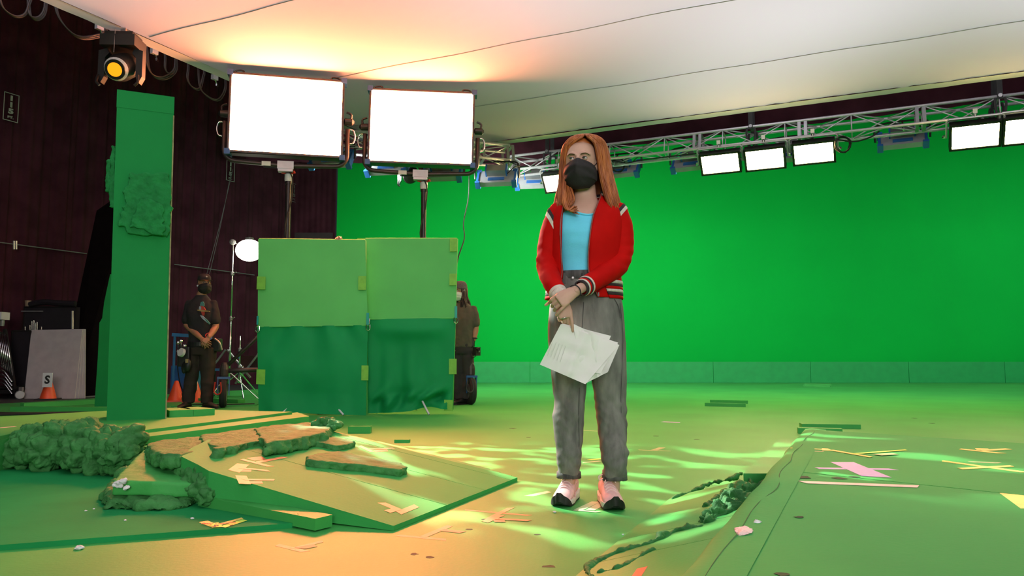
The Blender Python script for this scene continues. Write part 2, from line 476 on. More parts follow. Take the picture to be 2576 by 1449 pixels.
root = thing('chain_hoist', 'black chain hoist and coiled cable between truss ends at far right', 'hoist', c - UP * 0.2)
put('body', Geo().box(c + UP * 0.1, (0.42, 0.32, 0.62), (E2, E1, UP)), BLACK_PL, root)
put('hook_block', Geo().lathe(c - UP * 0.35, [(0.02, 0), (0.09, 0.03), (0.11, 0.1), (0.05, 0.16)]), STEEL, root)
put('chain', Geo().tube([c + UP * 0.38, c + UP * 1.8], 0.012, 6), STEEL, root)
put('cable', Geo().tube(smoothpath([c + E2 * 0.2 + UP * 0.4, c + E2 * 0.26, c + E2 * 0.1 - UP * 0.3, c - E2 * 0.2 - UP * 0.25, c - E2 * 0.22 + UP * 0.2], 5), 0.016, 6), RUBBER, root)

# ------------------------------------------------------------------ small warm panels on the truss
WARM = glow('warm_panel_glow', (1.0, 0.70, 0.30), 112)
BLUE_PL = mat('blue_plastic', (0.03, 0.13, 0.42), rough=0.4, var=0.1)
HOUSE = mat('grey_white_housing', (0.34, 0.33, 0.36), rough=0.5, var=0.08)
WHITE_PL = mat('white_plastic', (0.62, 0.62, 0.64), rough=0.45, var=0.06)
def on_truss(px, drop, fwd=0.0):
    u = (px - 1288) / FPX
    c0 = TR0 - E1 * fwd
    t = (u * c0.y - c0.x) / (E2.x - u * E2.y)
    return c0 + E2 * t - UP * drop
def panel_axes(face, tilt):
    f = Vector(face).normalized(); X = Vector((-f.y, f.x, 0)).normalized()
    f = (f * math.cos(tilt) - UP * math.sin(tilt)).normalized(); Z = f.cross(X)
    if Z.z < 0: Z = -Z; X = -X
    return X, f, Z.normalized()
def warm_panel(px, py, w_, h_, label, fwd=0.16, top_to=4.36):
    c = on_truss(px, 0, fwd); c = D(px, py, c.y)
    X, f, Z = panel_axes(-E1, math.radians(38))
    root = thing('warm_led_panel', label, 'light panel', c - UP * h_ / 2, 'warm panels on the far truss')
    put('housing', Geo().box(c - f * 0.09, (w_ + 0.06, 0.12, h_ + 0.06), (X, f, Z)), BLACK_MET, root)
    g = Geo()
    for s in (-1, 1):
        g.box(c + X * s * (w_ / 2 + 0.018) - f * 0.01, (0.036, 0.06, h_ + 0.07), (X, f, Z))
        g.box(c + Z * s * (h_ / 2 + 0.018) - f * 0.01, (w_ + 0.07, 0.06, 0.036), (X, f, Z))
    put('bezel', g, BLACK_MET, root)
    put('diffuser', Geo().box(c - f * 0.012, (w_, 0.02, h_), (X, f, Z)), WARM, root)
    y0 = c - f * 0.08; top = h_ / 2 + 0.10; hw = w_ / 2 + 0.07
    pts = [y0 + X * -hw - Z * 0.02, y0 + X * -hw + Z * (top - 0.03), y0 + X * (-hw + 0.03) + Z * top, y0 + X * (hw - 0.03) + Z * top, y0 + X * hw + Z * (top - 0.03), y0 + X * hw - Z * 0.02]
    put('yoke', Geo().tube(pts, 0.016, 6), SILVER, root)
    st = y0 + Z * top; hi = Vector((st.x, st.y, max(top_to, st.z + 0.08)))
    hk = put('hook_clamp', Geo().tube([st, hi], 0.02, 8), CHROME, root)
    put('clamp_jaw', Geo().box(hi, (0.06, 0.10, 0.07), (E2, E1, UP)), CHROME, hk)
    for s in (-1, 1):
        put('tilt_knob', Geo().lathe(y0 + X * s * (hw + 0.01), [(0.01, 0), (0.03, 0.01), (0.03, 0.03), (0.012, 0.05)], X * s, 10), CHROME, root)
warm_panel(1409, 459, 0.62, 0.33, 'glowing warm panel partly hidden behind the long red hair')
warm_panel(1812, 411, 0.62, 0.33, 'glowing warm panel, leftmost of the three hung close together')
warm_panel(1924, 400, 0.60, 0.34, 'glowing warm panel in the middle of the three hung close together')
warm_panel(2047, 385, 0.60, 0.33, 'glowing warm panel, rightmost of the three hung close together')
warm_panel(2453, 342, 0.62, 0.36, 'glowing warm panel hung alone near the right end of the truss')
warm_panel(2590, 327, 0.62, 0.38, 'glowing warm panel cut off by the right edge of frame')

# ------------------------------------------------------------------ blue and white soft panels that face the green wall
COOL = glow('cyc_panel_glow', (0.90, 1.0, 0.90), 105)
def cyc_panel(px, py, Y, label, face=None, tilt=38):
    c = D(px, py, Y)
    X, f, Z = panel_axes(face if face else E1, math.radians(tilt))
    root = thing('soft_led_panel', label, 'light panel', c - UP * 0.2, 'blue and silver panels facing the green wall')
    w_ = 0.66
    body = put('housing', Geo().box(c, (w_, 0.10, 0.34), (X, f, Z)), HOUSE, root)
    put('diffuser', Geo().box(c + f * 0.0515, (w_ - 0.06, 0.002, 0.29), (X, f, Z)), COOL, root, label='glowing front lens')
    for s in (-1, 1):
        g = Geo()
        g.box(c + X * s * (w_ / 2 + 0.018), (0.04, 0.13, 0.37), (X, f, Z))
        g.box(c + X * s * (w_ / 2 + 0.01) + Z * 0.16, (0.09, 0.15, 0.05), (X, f, Z)).box(c + X * s * (w_ / 2 + 0.01) - Z * 0.17, (0.09, 0.15, 0.05), (X, f, Z))
        put('end_bracket', g, BLUE_PL, root)
    bx = put('power_unit', Geo().box(c - f * 0.12 + Z * 0.09, (0.36, 0.13, 0.17), (X, f, Z)), STEEL, root)
    for s in (-1, 1):
        put('unit_cap', Geo().box(c - f * 0.12 + Z * 0.09 + X * s * 0.19, (0.025, 0.15, 0.19), (X, f, Z)), BLUE_PL, bx)
    put('control_plate', Geo().box(c - f * 0.058 - Z * 0.08, (0.30, 0.02, 0.07), (X, f, Z)), BLUE_PL, root)
    hw = w_ / 2 + 0.08; y0 = c; t = 0.30
    pts = smoothpath([y0 - X * hw, y0 - X * hw + UP * (t - 0.08), y0 - X * (hw - 0.08) + UP * t, y0 + UP * (t + 0.02), y0 + X * (hw - 0.08) + UP * t, y0 + X * hw + UP * (t - 0.08), y0 + X * hw], 3)
    put('yoke', Geo().tube(pts, 0.018, 6), BLACK_MET, root)
    near = TR0 + E2 * (y0 - TR0).dot(E2) if px > 1290 else P3 + (P2 - P3).normalized() * (y0 - P3).dot((P2 - P3).normalized())
    if px < 2650: put('hook_clamp', Geo().tube([y0 + UP * t, lerp(y0 + UP * (t + .06), near - UP * .1, .3), near - UP * 0.13 + E1 * .05], 0.016, 6), CHROME, root)
    else: put('hang_pole', Geo().tube([y0 + UP * t, y0 + UP * 4.0], 0.02, 6), BLACK_MET, root)
    put('cable', Geo().tube(smoothpath([c - f * 0.1 - X * 0.2, c - f * 0.14 - X * 0.36 + UP * 0.1, c - X * 0.42 + UP * 0.22, c - X * 0.2 + UP * 0.32], 4), 0.009, 5), RUBBER, root)
CP = [(1250, 449, 13.75, 'silver and blue panel hung left of the red-haired person'),
      (1345, 456, 14.9, 'silver and blue panel beside the warm panel at the red hair'),
      (1562, 428, 14.4, 'silver and blue panel peeking out right of the red hair'),
      (1742, 410, 13.8, 'silver and blue panel left of the three grouped warm panels'),
      (1985, 388, 13.2, 'silver and blue panel tucked between the grouped warm panels'),
      (2270, 352, 12.4, 'silver and blue panel hung alone between warm panel groups'),
      (2532, 335, 12.0, 'silver and blue panel squeezed between the last two warm panels'),
      (835, 402, 12.9, 'silver and blue panel behind the corner of the left large panel'),
      (975, 420, 13.2, 'silver and blue panel behind the lower left of the right large panel'),
      (1112, 436, 13.5, 'silver and blue panel behind the lower right of the right large panel')]
for px, py, Y, lb in CP: cyc_panel(px, py, Y, lb, Vector((0.15, 1, 0)) if px < 1400 else None)
for px in (2740, 2990, 3240):               # added unseen panels past the frame edge brighten the green wall's right end
    cyc_panel(px, 380, 14.2, {2740: 'added unseen silver and blue panel just past the right frame edge', 2990: 'added unseen silver and blue panel well past the right frame edge', 3240: 'added unseen silver and blue panel farthest past the right frame edge'}[px])
# cable bundles on the truss
def cable(name, label, pts, r=0.012, m=RUBBER, k=5):
    return put(name, Geo().tube(smoothpath(pts, k), r, 6), m, label=label, cat='cable', smooth=True)
cable('truss_cable', 'black cable drooping below the truss right of the red hair', [D(1540, 402, 13.9), D(1575, 410, 13.8), D(1612, 403, 13.6), D(1700, 392, 13.3), D(1760, 385, 13.1)])
cable('truss_cable', 'black cable sagging right of the three grouped warm panels', [D(2085, 352, 12.2), D(2112, 352, 12.1), D(2150, 356, 12.0), D(2190, 345, 11.95), D(2212, 330, 11.9)])
cable('truss_cable', 'black cable sagging above the lone blue panel', [D(2180, 338, 12.1), D(2250, 312, 12), D(2330, 318, 11.9), D(2400, 308, 11.8), D(2440, 322, 11.7)])
def coil(label, px, py, Y, r=0.13):
    c = D(px, py, Y); pts = []
    for i in range(49):
        a = i / 48 * math.pi * 6; rr = r * (1 + 0.06 * math.sin(i * 1.7)); pts.append(c + Vector((math.cos(a) * rr * 0.95, 0.01 * i / 8, math.sin(a) * rr)))
    put('cable_coil', Geo().tube(pts, 0.011, 5), RUBBER, label=label, cat='cable', smooth=True)
coil('black coiled cable beside the rightmost of the three warm panels', 2122, 362, 12.0)
coil('black coiled cable hanging just right of the red hair', 1555, 414, 13.95)
cable('hanging_cable', 'thin dark cable hanging down beside the right green flag', [D(1180, 440, 14.0), D(1178, 500, 13.6), D(1166, 560, 13.0), D(1168, 600, 12.6), D(1150, 660, 12.0), D(1140, 760, 11.4), G(1130, 1010, 0.02)], 0.011)

# ------------------------------------------------------------------ the two large light panels on rolling stands
BIGGLOW = glow('big_panel_glow', (1.0, 0.30, 0.13), 82)
FRAMEM = mat('brown_black_frame', (0.05, 0.035, 0.035), rough=0.4, metal=0.2, var=0.15)
WHITE_LB = mat('white_label', (0.7, 0.66, 0.62), rough=0.5, var=0.05)
RED_PL = mat('red_plastic', (0.55, 0.03, 0.02), rough=0.4, var=0.1)
BLUE_MET = mat('blue_metal', (0.02, 0.09, 0.28), rough=0.4, var=0.15)
def tyre(root, c, ax, r=0.19, wd=0.085):
    t = put('wheel', Geo().lathe(Vector(c) - Vector(ax) * wd / 2, [(r * 0.55, 0), (r * 0.9, 0.0), (r, wd * 0.25), (r, wd * 0.75), (r * 0.9, wd), (r * 0.55, wd)], ax, 28), RUBBER, root, smooth=True, angle=40, label='black rubber tyre')
    put('hub', Geo().lathe(Vector(c) - Vector(ax) * (wd / 2 + 0.006), [(0.02, 0), (r * 0.56, 0.004), (r * 0.5, 0.02), (r * 0.5, wd - 0.01), (r * 0.56, wd + 0.006), (0.02, wd + 0.012)], ax, 20), STEEL, t, smooth=True, angle=40)
    return t
def big_panel(tl, tr, bl, br, Yl, Yr, pole_px, label, label2, wheel_dirs, spill):
    A = D(*tl, Yl); B = D(*tr, Yr); Cc = D(*bl, Yl); Dd = D(*br, Yr)
    c = (A + B + Cc + Dd) / 4
    X = ((B - A) + (Dd - Cc)).normalized(); Z = ((A - Cc) + (B - Dd)); Z = (Z - X * Z.dot(X)).normalized(); f = X.cross(Z); f = f if f.y < 0 else -f
    W = ((B - A).length + (Dd - Cc).length) / 2; H = ((A - Cc).length + (B - Dd).length) / 2
    ax = (X, f, Z)
    # stand --------------------------------------------------
    pc = D(pole_px, 600, c.y + 0.16); px_, py_ = pc.x, pc.y
    st = thing('rolling_light_stand', label2, 'light stand', (px_, py_, 0))
    yb = c - Z * (H / 2 + 0.16); topz = yb.z - 0.06
    for r, z0, z1 in ((0.062, 0.55, 1.35), (0.052, 0.9, topz - 0.95), (0.040, 1.3, topz - 0.12)):
        put('mast_section', Geo().lathe((px_, py_, z0), [(r, 0), (r, z1 - z0 - 0.06), (r + 0.008, z1 - z0 - 0.06), (r + 0.008, z1 - z0), (r * 0.8, z1 - z0)], UP, 20), BLACK_MET, st, smooth=True, angle=40)
    put('mast_collar', Geo().lathe((px_, py_, topz - 0.14), [(0.05, 0), (0.056, 0.02), (0.056, 0.10), (0.03, 0.12)], UP, 16), WHITE_PL, st, smooth=True, angle=40, label='pale band near the top of the mast')
    put('spigot', Geo().lathe((px_, py_, topz - 0.05), [(0.03, 0), (0.03, 0.12)], UP, 12), BLACK_MET, st)
    for s in (-1, 1):
        put('lock_knob', Geo().tube([(px_ + s * 0.03, py_, topz - 0.03), (px_ + s * 0.09, py_ - 0.03, topz - 0.01)], [0.012, 0.022], 8), RED_PL, st, label='red lock knob')
    put('hub', Geo().lathe((px_, py_, 0.42), [(0.07, 0), (0.10, 0.03), (0.10, 0.22), (0.07, 0.26)], UP, 16), FRAMEM, st)
    for ang in wheel_dirs:
        d = Vector((math.cos(ang), math.sin(ang), 0)); hub = Vector((px_, py_, 0.5))
        lp = Vector((px_, py_, 0)) + d * 0.78
        lg = put('leg', Geo().tube([hub + d * 0.08, Vector((lp.x, lp.y, 0.48))], 0.032, 8), FRAMEM, st, smooth=True)
        put('brace', Geo().tube([Vector((px_, py_, 1.25)) + d * 0.06, Vector((lp.x, lp.y, 0.56)) - d * 0.05], 0.026, 8), FRAMEM, lg, smooth=True)
        put('caster_post', Geo().lathe((lp.x, lp.y, 0.40), [(0.05, 0), (0.058, 0.02), (0.058, 0.10), (0.045, 0.16), (0.03, 0.19)], UP, 12), FRAMEM, lg)
        wd = Vector((d.x, d.y, 0)); wax = Vector((-d.y, d.x, 0)) if abs(d.x) < 0.8 else Vector((0.94, -0.33, 0))
        wax = Vector((0.95, 0.3, 0)).normalized()
        g = Geo()
        for s in (-1, 1): g.bar(lp + wax * s * 0.07 + UP * 0.38, lp + wax * s * 0.07 + UP * 0.16, 0.012 if False else 0.09, 0.012, wax)
        g.box(lp + UP * 0.39, (0.16, 0.12, 0.03), (wax, wax.cross(UP), UP))
        put('wheel_fork', g, BLUE_MET, lg, label='blue wheel fork')
        lf = lp + Vector((0, -.20, 0)); put('brake_loop', Geo().tube(smoothpath([lf + Vector((-.035, 0, .34)), lf + Vector((-.045, 0, .22)), lf + Vector((0, 0, .18)), lf + Vector((.045, 0, .22)), lf + Vector((.035, 0, .34))], 4), .009, 6), RED_PL if wheel_dirs[0] == ang and pole_px < 800 else BLACK_PL, lg)
        tyre(lg, lp + UP * 0.19, wax)
    # head ---------------------------------------------------
    root = thing('large_light_panel', label, 'light panel', yb)
    put('housing', Geo().box(c - f * 0.11, (W + 0.05, 0.18, H + 0.05), ax), FRAMEM, root)
    for s in (-1, 1):
        put('bezel_rail', Geo().box(c + X * s * (W / 2 + 0.014), (0.028, 0.05, H + 0.056), ax), FRAMEM, root)
        put('bezel_rail', Geo().box(c + Z * s * (H / 2 + 0.014), (W + 0.056, 0.05, 0.028), ax), FRAMEM, root)
        for q in (-1, 1):
            put('corner_bumper', Geo().box(c + X * s * (W / 2 + 0.02) + Z * q * (H / 2 + 0.02) - f * 0.06, (0.075, 0.2, 0.075), ax), BLUE_MET, root)
        put('top_handle', Geo().tube(smoothpath([c + X * s * (W / 2 - 0.16) + Z * (H / 2 + 0.03), c + X * s * (W / 2 - 0.14) + Z * (H / 2 + 0.06), c + X * s * (W / 2 - 0.06) + Z * (H / 2 + 0.055), c + X * s * (W / 2 - 0.03) + Z * (H / 2 + 0.03)], 3), 0.012, 6), BLACK_MET, root)
    put('diffuser', Geo().box(c - f * 0.005, (W, 0.03, H), ax), BIGGLOW, root, label='blazing white light face')
    y0 = c - f * 0.1; hw = W / 2 + 0.085; bt = H / 2 + 0.12
    pts = [y0 - X * hw + Z * (-H * 0.10), y0 - X * hw - Z * (bt - 0.16)]
    pts += [y0 - X * (hw - 0.16 * (1 - math.cos(a))) - Z * (bt - 0.16 + 0.16 * math.sin(a)) for a in [math.pi / 2 * k / 5 for k in range(1, 6)]]
    pts += [y0 - Z * (bt + 0.03)]
    m2 = [y0 + X * (p - y0).dot(X) * -1 + Z * (p - y0).dot(Z) for p in pts[:-1]][::-1]
    yk = put('yoke', Geo().tube(pts + m2, 0.04, 8, flat=0.8), FRAMEM, root, smooth=True)
    for s in (-1, 1):
        e = y0 + X * s * (hw + 0.03) - Z * H * 0.2
        put('grab_handle', Geo().tube(smoothpath([e + Z * 0.1, e + X * s * 0.05 + Z * 0.09, e + X * s * 0.075, e + X * s * 0.05 - Z * 0.09, e - Z * 0.1], 4), 0.013, 6), CHROME, yk, smooth=True, label='bright metal grab handle')
        put('pivot_knob', Geo().lathe(y0 + X * s * (hw - 0.06), [(0.02, 0), (0.05, 0.02), (0.05, 0.12), (0.02, 0.15)], X * s, 12), BLACK_PL, yk)
        put('lock_lever', Geo().tube(smoothpath([y0 + X * s * (hw + 0.02) - Z * 0.02, y0 + X * s * (hw + 0.05) + Z * 0.10, y0 + X * s * (hw - 0.02) + Z * 0.14], 3), 0.016, 6), BLACK_PL, yk)
    put('centre_bracket', Geo().box(y0 - Z * (bt + 0.03) + f * 0.045, (0.22, 0.03, 0.11), ax), STEEL, yk)
    put('spigot_plate', Geo().box(y0 - Z * (bt + 0.10), (0.2, 0.12, 0.04), ax), STEEL, yk)
    put('name_label', Geo().box(y0 - X * 0.26 - Z * (bt + 0.02) + f * 0.036, (0.12, 0.012, 0.06), ax), WHITE_LB, yk, label='small white sticker')
    put('power_cable', Geo().tube(smoothpath([y0 - X * 0.3 - Z * (bt + 0.06), y0 - Z * (bt + 0.12) + X * 0.06, y0 - Z * (bt + 0.5) + X * 0.09, y0 - Z * (bt + 0.9) + X * 0.02, y0 - Z * (bt + 1.5) + X * 0.11, y0 - Z * (bt + 2.0) + X * 0.06], 4), 0.010, 5), RUBBER, root, smooth=True)
    # the panel's own beam: a gridded soft source just in front of the light face
    area('panel_beam', c + f * 0.06, c + f * 0.06 + Vector(spill), W * 0.92, H * 0.9, BEAM_POWER, (1.0, 0.11, 0.03), BEAM_SPREAD)
BEAM_POWER = 150; BEAM_SPREAD = 95
big_panel((580, 186), (861, 208), (580, 378), (858, 394), 10.15, 10.45, 722,
          'larger blazing light panel on the left, tilted, with curved yoke', 'black rolling stand under the left large light panel',
          (math.radians(-148), math.radians(-20), math.radians(95)), (1.9, -6.0, -2.9))
big_panel((932, 226), (1190, 238), (932, 405), (1186, 413), 10.75, 10.85, 1065,
          'smaller blazing light panel on the right with curved yoke', 'black rolling stand under the right large light panel',
          (math.radians(-22), math.radians(200), math.radians(90)), (1.3, -6.5, -3.0))

# ------------------------------------------------------------------ left set: plywood sheet, deck, ramp, broken foam
random.seed(4)
PLY_EDGE = mat('ply_edge', (0.32, 0.30, 0.14), rough=0.7, var=0.3, vscale=20)
RED_TAPE = mat('coral_tape', (0.85, 0.22, 0.14), rough=0.5, var=0.08)
def flat(pts, z0, z1): return Geo().prism([Vector((p.x, p.y, z0)) for p in pts], [Vector((p.x, p.y, z1)) for p in pts])
def ccw(pts):
    a = sum(p.x * q.y - q.x * p.y for p, q in zip(pts, pts[1:] + pts[:1])); return pts if a > 0 else pts[::-1]
sheetb = ccw([G(-420, 1402, .02), G(735, 1316, .02), Vector((-0.80, 3.35, 0)), Vector((-1.5, 4.35, 0)), Vector((-2.7, 4.75, 0)), Vector((-4.9, 5.0, 0))])
put('plywood_sheet', flat(sheetb, 0.0, 0.02), GREEN_MATT, label='thin green plywood sheet lying in the bottom left foreground', cat='plywood sheet')
# deck ---------------------------------------------------------
DZ = 0.22
deckp = ccw([G(-160, 1125, DZ), G(0, 1097, DZ), G(130, 1071, DZ), G(218, 1082, DZ), G(345, 1084, DZ), G(735, 1036, DZ), G(540, 1031, DZ), G(270, 1033, DZ), G(0, 1048, DZ), G(-300, 1062, DZ)])
cen = sum(deckp, Vector()) / len(deckp)
dk = thing('low_deck', 'low green platform deck at left under the tall green pillar', 'platform', (cen.x, cen.y, 0))
put('deck_top', flat(deckp, DZ - 0.02, DZ), GREEN, dk)
put('deck_riser', flat([cen + (p - cen) * 0.93 for p in deckp], 0.0, DZ - 0.021), GREEN, dk)
fa, fb = G(358, 1100, 0.20), G(778, 1047, 0.20); ba, bb = G(338, 1088, 0.20), G(748, 1037, 0.20)
g = Geo().hexa([Vector((p.x, p.y, 0.155)) for p in (fa, fb, bb, ba)], [Vector((p.x, p.y, 0.20)) for p in (fa, fb, bb, ba)])
eb = put('edge_board', g, GREEN, dk)
put('board_support', Geo().hexa([Vector((p.x, p.y, 0.0)) for p in (lerp(fa, ba, .25), lerp(fb, bb, .25), bb, ba)], [Vector((p.x, p.y, 0.153)) for p in (lerp(fa, ba, .25), lerp(fb, bb, .25), bb, ba)]), GREEN, eb)
# ramp of side by side boards ------------------------------------
RA, RB = G(990, 1323, 0.02), G(1302, 1201, 0.02)
rd = (RB - RA); rl = rd.length; rd.normalize(); rp = Vector((-rd.y, rd.x, 0)); RS = 0.165
def RP(s, L, dz=0.0): return RA + rd * (s * rl) + rp * L + UP * (RS * L + dz)
RN = (rp + UP * RS).cross(rd); RN = RN.normalized() if RN.z > 0 else -RN.normalized()
ramp = thing('plywood_ramp', 'low sloping green plywood ramp in the left foreground', 'ramp', RA - UP * 0.02)
segs = [(0.0, .35), (.35, .67), (.67, .93), (.93, 1.0)]
for a, b in segs:
    a2, b2 = a + (0.002 if a > 0 else 0), b - 0.002
    if a == 0: top = [RP(a2, 0), RP(b2, 0), RP(b2, 1.40), RP(0.18, 1.30), RP(0.06, 1.20), RP(0.03, 1.06), RP(a2, 0.955)]
    else: top = [RP(a2, 0), RP(b2, 0), RP(b2, 1.32), RP(a2, 1.36)]
    bot = [Vector((p.x, p.y, 0.021 if p.x < -0.9 and p.y < 4 else 0.001)) for p in top]
    put('ramp_board', Geo().prism(bot, top), GREEN_DECK, ramp)
land = [RP(0.2, 1.25), RP(1.0, 1.2), Vector((bb.x, bb.y, 0)), Vector((fa.x, fa.y, 0))]
put('landing', flat(ccw(land), 0.022, 0.15), GREEN, ramp)
ex = [G(852, 1081, 0.17), G(1300, 1199, 0.012), G(1180, 1150, 0.012), G(1000, 1100, 0.06), G(890, 1077, 0.12)]
for k in range(3):
    o = Vector((0.03 * k, 0.055 * k, 0)); q0, q1 = RP(1.004 + .02 * k, 1.25 - .12 * k), RP(1.004 + .02 * k, 0.05 + .1 * k)
    q0 = q0 + o * .6; q1 = q1 + o * .6; w_ = rd * 0.03
    zz = 0.012 * k + 0.006
    put('edge_strip', Geo().hexa([Vector((q.x, q.y, 0.0)) for q in (q1, q1 + w_, q0 + w_, q0)], [q - UP * zz for q in (q1, q1 + w_, q0 + w_, q0)]), GREEN, ramp)
g = Geo().box(G(905, 1089, 0.0) + UP * 0.03, (0.20, 0.06, 0.06)); put('lumber_offcut', g, GREEN, label='short green lumber offcut at the far end of the foam crust', cat='lumber')
g = Geo().box(G(1012, 1113, 0.0) + UP * 0.012, (0.12, 0.05, 0.024)); put('lumber_offcut', g, GREEN, label='tiny green wood offcut behind the ramp', cat='lumber')

# crumbly foam -----------------------------------------------------
def crumble(name, geo, label=None, cat='foam piece', voxel=0.010, amp=0.012, sc=14, seed=0, vor=0.0, vsc=9, m=None, parent=None, keep_top=None, sm=1, rough=0.005):
    g = remesh(geo, voxel, sm)
    sd = Vector((seed * 3.7, seed * 1.3, seed * 7.1))
    def fn(p):
        d = amp * (fbm(p + sd, sc, 4)) + rough * (fbm(p + sd, 55, 3) - 0.6 * max(0.0, noise.noise((p + sd) * 38) - 0.25))
        if vor:
            ds = noise.voronoi((p + sd) * vsc)[0]; d += vor * (min(ds[1] - ds[0], 0.35) / 0.35 - 0.7)
        if keep_top is not None:
            t = keep_top(p); d *= t
        return d
    displace(g, fn)
    return put(name, g, m or GREEN_FOAM, parent, smooth=True, label=label, cat=None if parent else cat)
def jag(pts, k=5, amp=0.012, seed=0):
    out = []; r = random.Random(seed)
    for p, q in zip(pts, pts[1:] + pts[:1]):
        d = (q - p); n = Vector((-d.y, d.x, 0)).normalized() if d.length > 0 else Vector((0, 0, 0))
        for i in range(k): out.append(p + d * (i / k) + n * (r.uniform(-amp, amp) if i else 0))
    return out
def top_flat(zt): return lambda p: 0.25 if p.z > zt else 1.0
sl = [([(368, 1118), (395, 1108), (500, 1096), (528, 1112), (512, 1126), (452, 1142), (400, 1138)], 0.185, 'broken green foam slab at the left end of the crust row'),
      ([(500, 1098), (515, 1092), (645, 1075), (668, 1090), (655, 1106), (600, 1118), (545, 1129), (530, 1118)], 0.20, 'broken green foam slab in the middle of the crust row'),
      ([(640, 1077), (720, 1066), (790, 1062), (832, 1072), (822, 1087), (760, 1098), (668, 1113), (652, 1100)], 0.21, 'broken green foam slab at the right end of the crust row')]
for i, (px, zt, lb) in enumerate(sl):
    tp = [G(x, y, zt + 0.045) for x, y in px]; tp = ccw(jag(tp, 4, 0.015, i))
    c = sum(tp, Vector()) / len(tp)
    g = Geo().prism([Vector((c.x + (p.x - c.x) * 1.06, c.y + (p.y - c.y) * 1.06, zt - 0.02)) for p in tp], [Vector((p.x, p.y, zt + 0.045)) for p in tp])
    crumble('foam_slab', g, lb, voxel=0.009, amp=0.020, sc=16, seed=i, keep_top=top_flat(zt + 0.03))
g = Geo().ball(D(815, 1064, 4.78), (0.07, 0.06, 0.035), 10, 6).ball(D(838, 1072, 4.7), (0.05, 0.06, 0.03), 10, 6)
crumble('foam_chunk', g, 'ragged pale-edged foam chunk at the tip of the crust row', voxel=0.008, amp=0.03, sc=22, seed=8)
# rock-like foam mass
g = Geo()
for x, y, Y, r in [(45, 1133, 4.62, .13), (90, 1118, 4.62, .15), (150, 1112, 4.6, .16), (210, 1118, 4.55, .16), (262, 1130, 4.45, .15), (300, 1140, 4.3, .12), (120, 1140, 4.5, .12), (205, 1148, 4.42, .11), (262, 1160, 4.36, .10), (60, 1150, 4.55, .09)]:
    c = D(x, y, Y); g.ball((c.x, c.y, max(c.z, 0.09)), (r, r * 1.1, r * 0.92), 14, 10)
g.v = [Vector((p.x, p.y, max(p.z, 0.021))) for p in g.v]
crumble('foam_rock', g, 'large lumpy green foam rock under the left deck edge', 'foam rock', voxel=0.008, amp=0.018, sc=11, seed=2, vor=0.035, vsc=9, sm=2, rough=0.008)
g = Geo()
for x, y, Y, r in [(318, 1108, 4.3, .085), (340, 1100, 4.32, .075), (300, 1120, 4.25, .07)]: g.ball(D(x, y, Y), (r, r * 1.2, r), 12, 8)
crumble('foam_rock', g, 'small rounded foam rock beside the coral tape on the deck edge', 'foam rock', voxel=0.009, amp=0.016, sc=13, seed=5, vor=0.02)
g = Geo()
for x, y, Y, r in [(-30, 1140, 4.9, .14), (8, 1150, 4.8, .10)]:
    c = D(x, y, Y); g.ball((c.x, c.y, 0.13), (r, r, r * 0.8), 12, 8)
crumble('foam_rock', g, 'shadowed foam rock cut by the left frame edge', 'foam rock', voxel=0.011, amp=0.02, sc=11, seed=7, vor=0.03)
# wedge block --------------------------------------------------------
wt = [D(284, 1209, 3.42), D(380, 1212, 3.42), D(494, 1216, 3.48), D(440, 1165, 3.8), D(392, 1132, 4.02), D(362, 1130, 4.04), D(338, 1150, 3.85)]
wr = thing('wedge_block', 'triangular green wedge block with a smooth top and torn white corner', 'foam block', (wt[1].x, wt[1].y + 0.15, 0.02))
g = remesh(Geo().prism([p - UP * 0.065 for p in wt], wt), 0.008, 2); displace(g, lambda p: 0.004 * fbm(p, 9, 3))
put('smooth_top', g, GREEN, wr, smooth=True)
wb = [G(248, 1262, .02), G(258, 1283, .02), G(330, 1286, .02), G(400, 1288, .02), G(470, 1280, .02), G(502, 1268, .02), G(505, 1225, .02), D(440, 1180, 3.86), D(400, 1160, 4.0), D(352, 1150, 4.05), G(300, 1205, .02)]
wb = [Vector((p.x, p.y, 0.021)) for p in wb]; cw = sum(wb, Vector()) / len(wb)
g = Geo().prism(wb, [Vector((cw.x + (p.x - cw.x) * 0.86, cw.y + (p.y - cw.y) * 0.9, 0.062 + 0.07 * max(0, p.y - 3.4))) for p in wb])
crumble('foam_base', g, None, voxel=0.009, amp=0.022, sc=10, seed=11, vor=0.02, vsc=8, parent=wr)
WHITE_FOAM = mat('bare_white_foam', (0.78, 0.76, 0.78), rough=0.9, var=0.15, vscale=30, bump=0.4, bscale=90)
for (x, y, r) in ((298, 1216, .020), (305, 1211, .014), (318, 1228, .013), (291, 1221, .011)):
    c = D(x, y, 3.395); crumble('torn_patch', Geo().ball(c, (r * 1.15, 0.012, r * 0.8), 8, 6), None, voxel=0.004, amp=0.012, sc=40, seed=x, parent=wr, m=WHITE_FOAM)
g = Geo()
for x, y, Y, r in [(440, 1168, 3.78, .06), (458, 1180, 3.70, .07), (480, 1190, 3.62, .075), (505, 1200, 3.56, .08), (528, 1212, 3.50, .08), (505, 1228, 3.45, .055), (522, 1242, 3.40, .045), (490, 1215, 3.52, .06), (545, 1228, 3.44, .05)]:
    c = D(x, y, Y); g.ball((c.x, c.y, max(c.z - .01, .05)), (r, r, r), 10, 8)
g.v = [Vector((p.x, p.y, max(p.z, 0.021))) for p in g.v]
crumble('foam_rubble', g, 'clump of crumbled green foam between wedge block and ramp', 'foam rubble', rough=0.006, voxel=0.007, amp=0.014, sc=18, seed=13, vor=0.014, vsc=16)
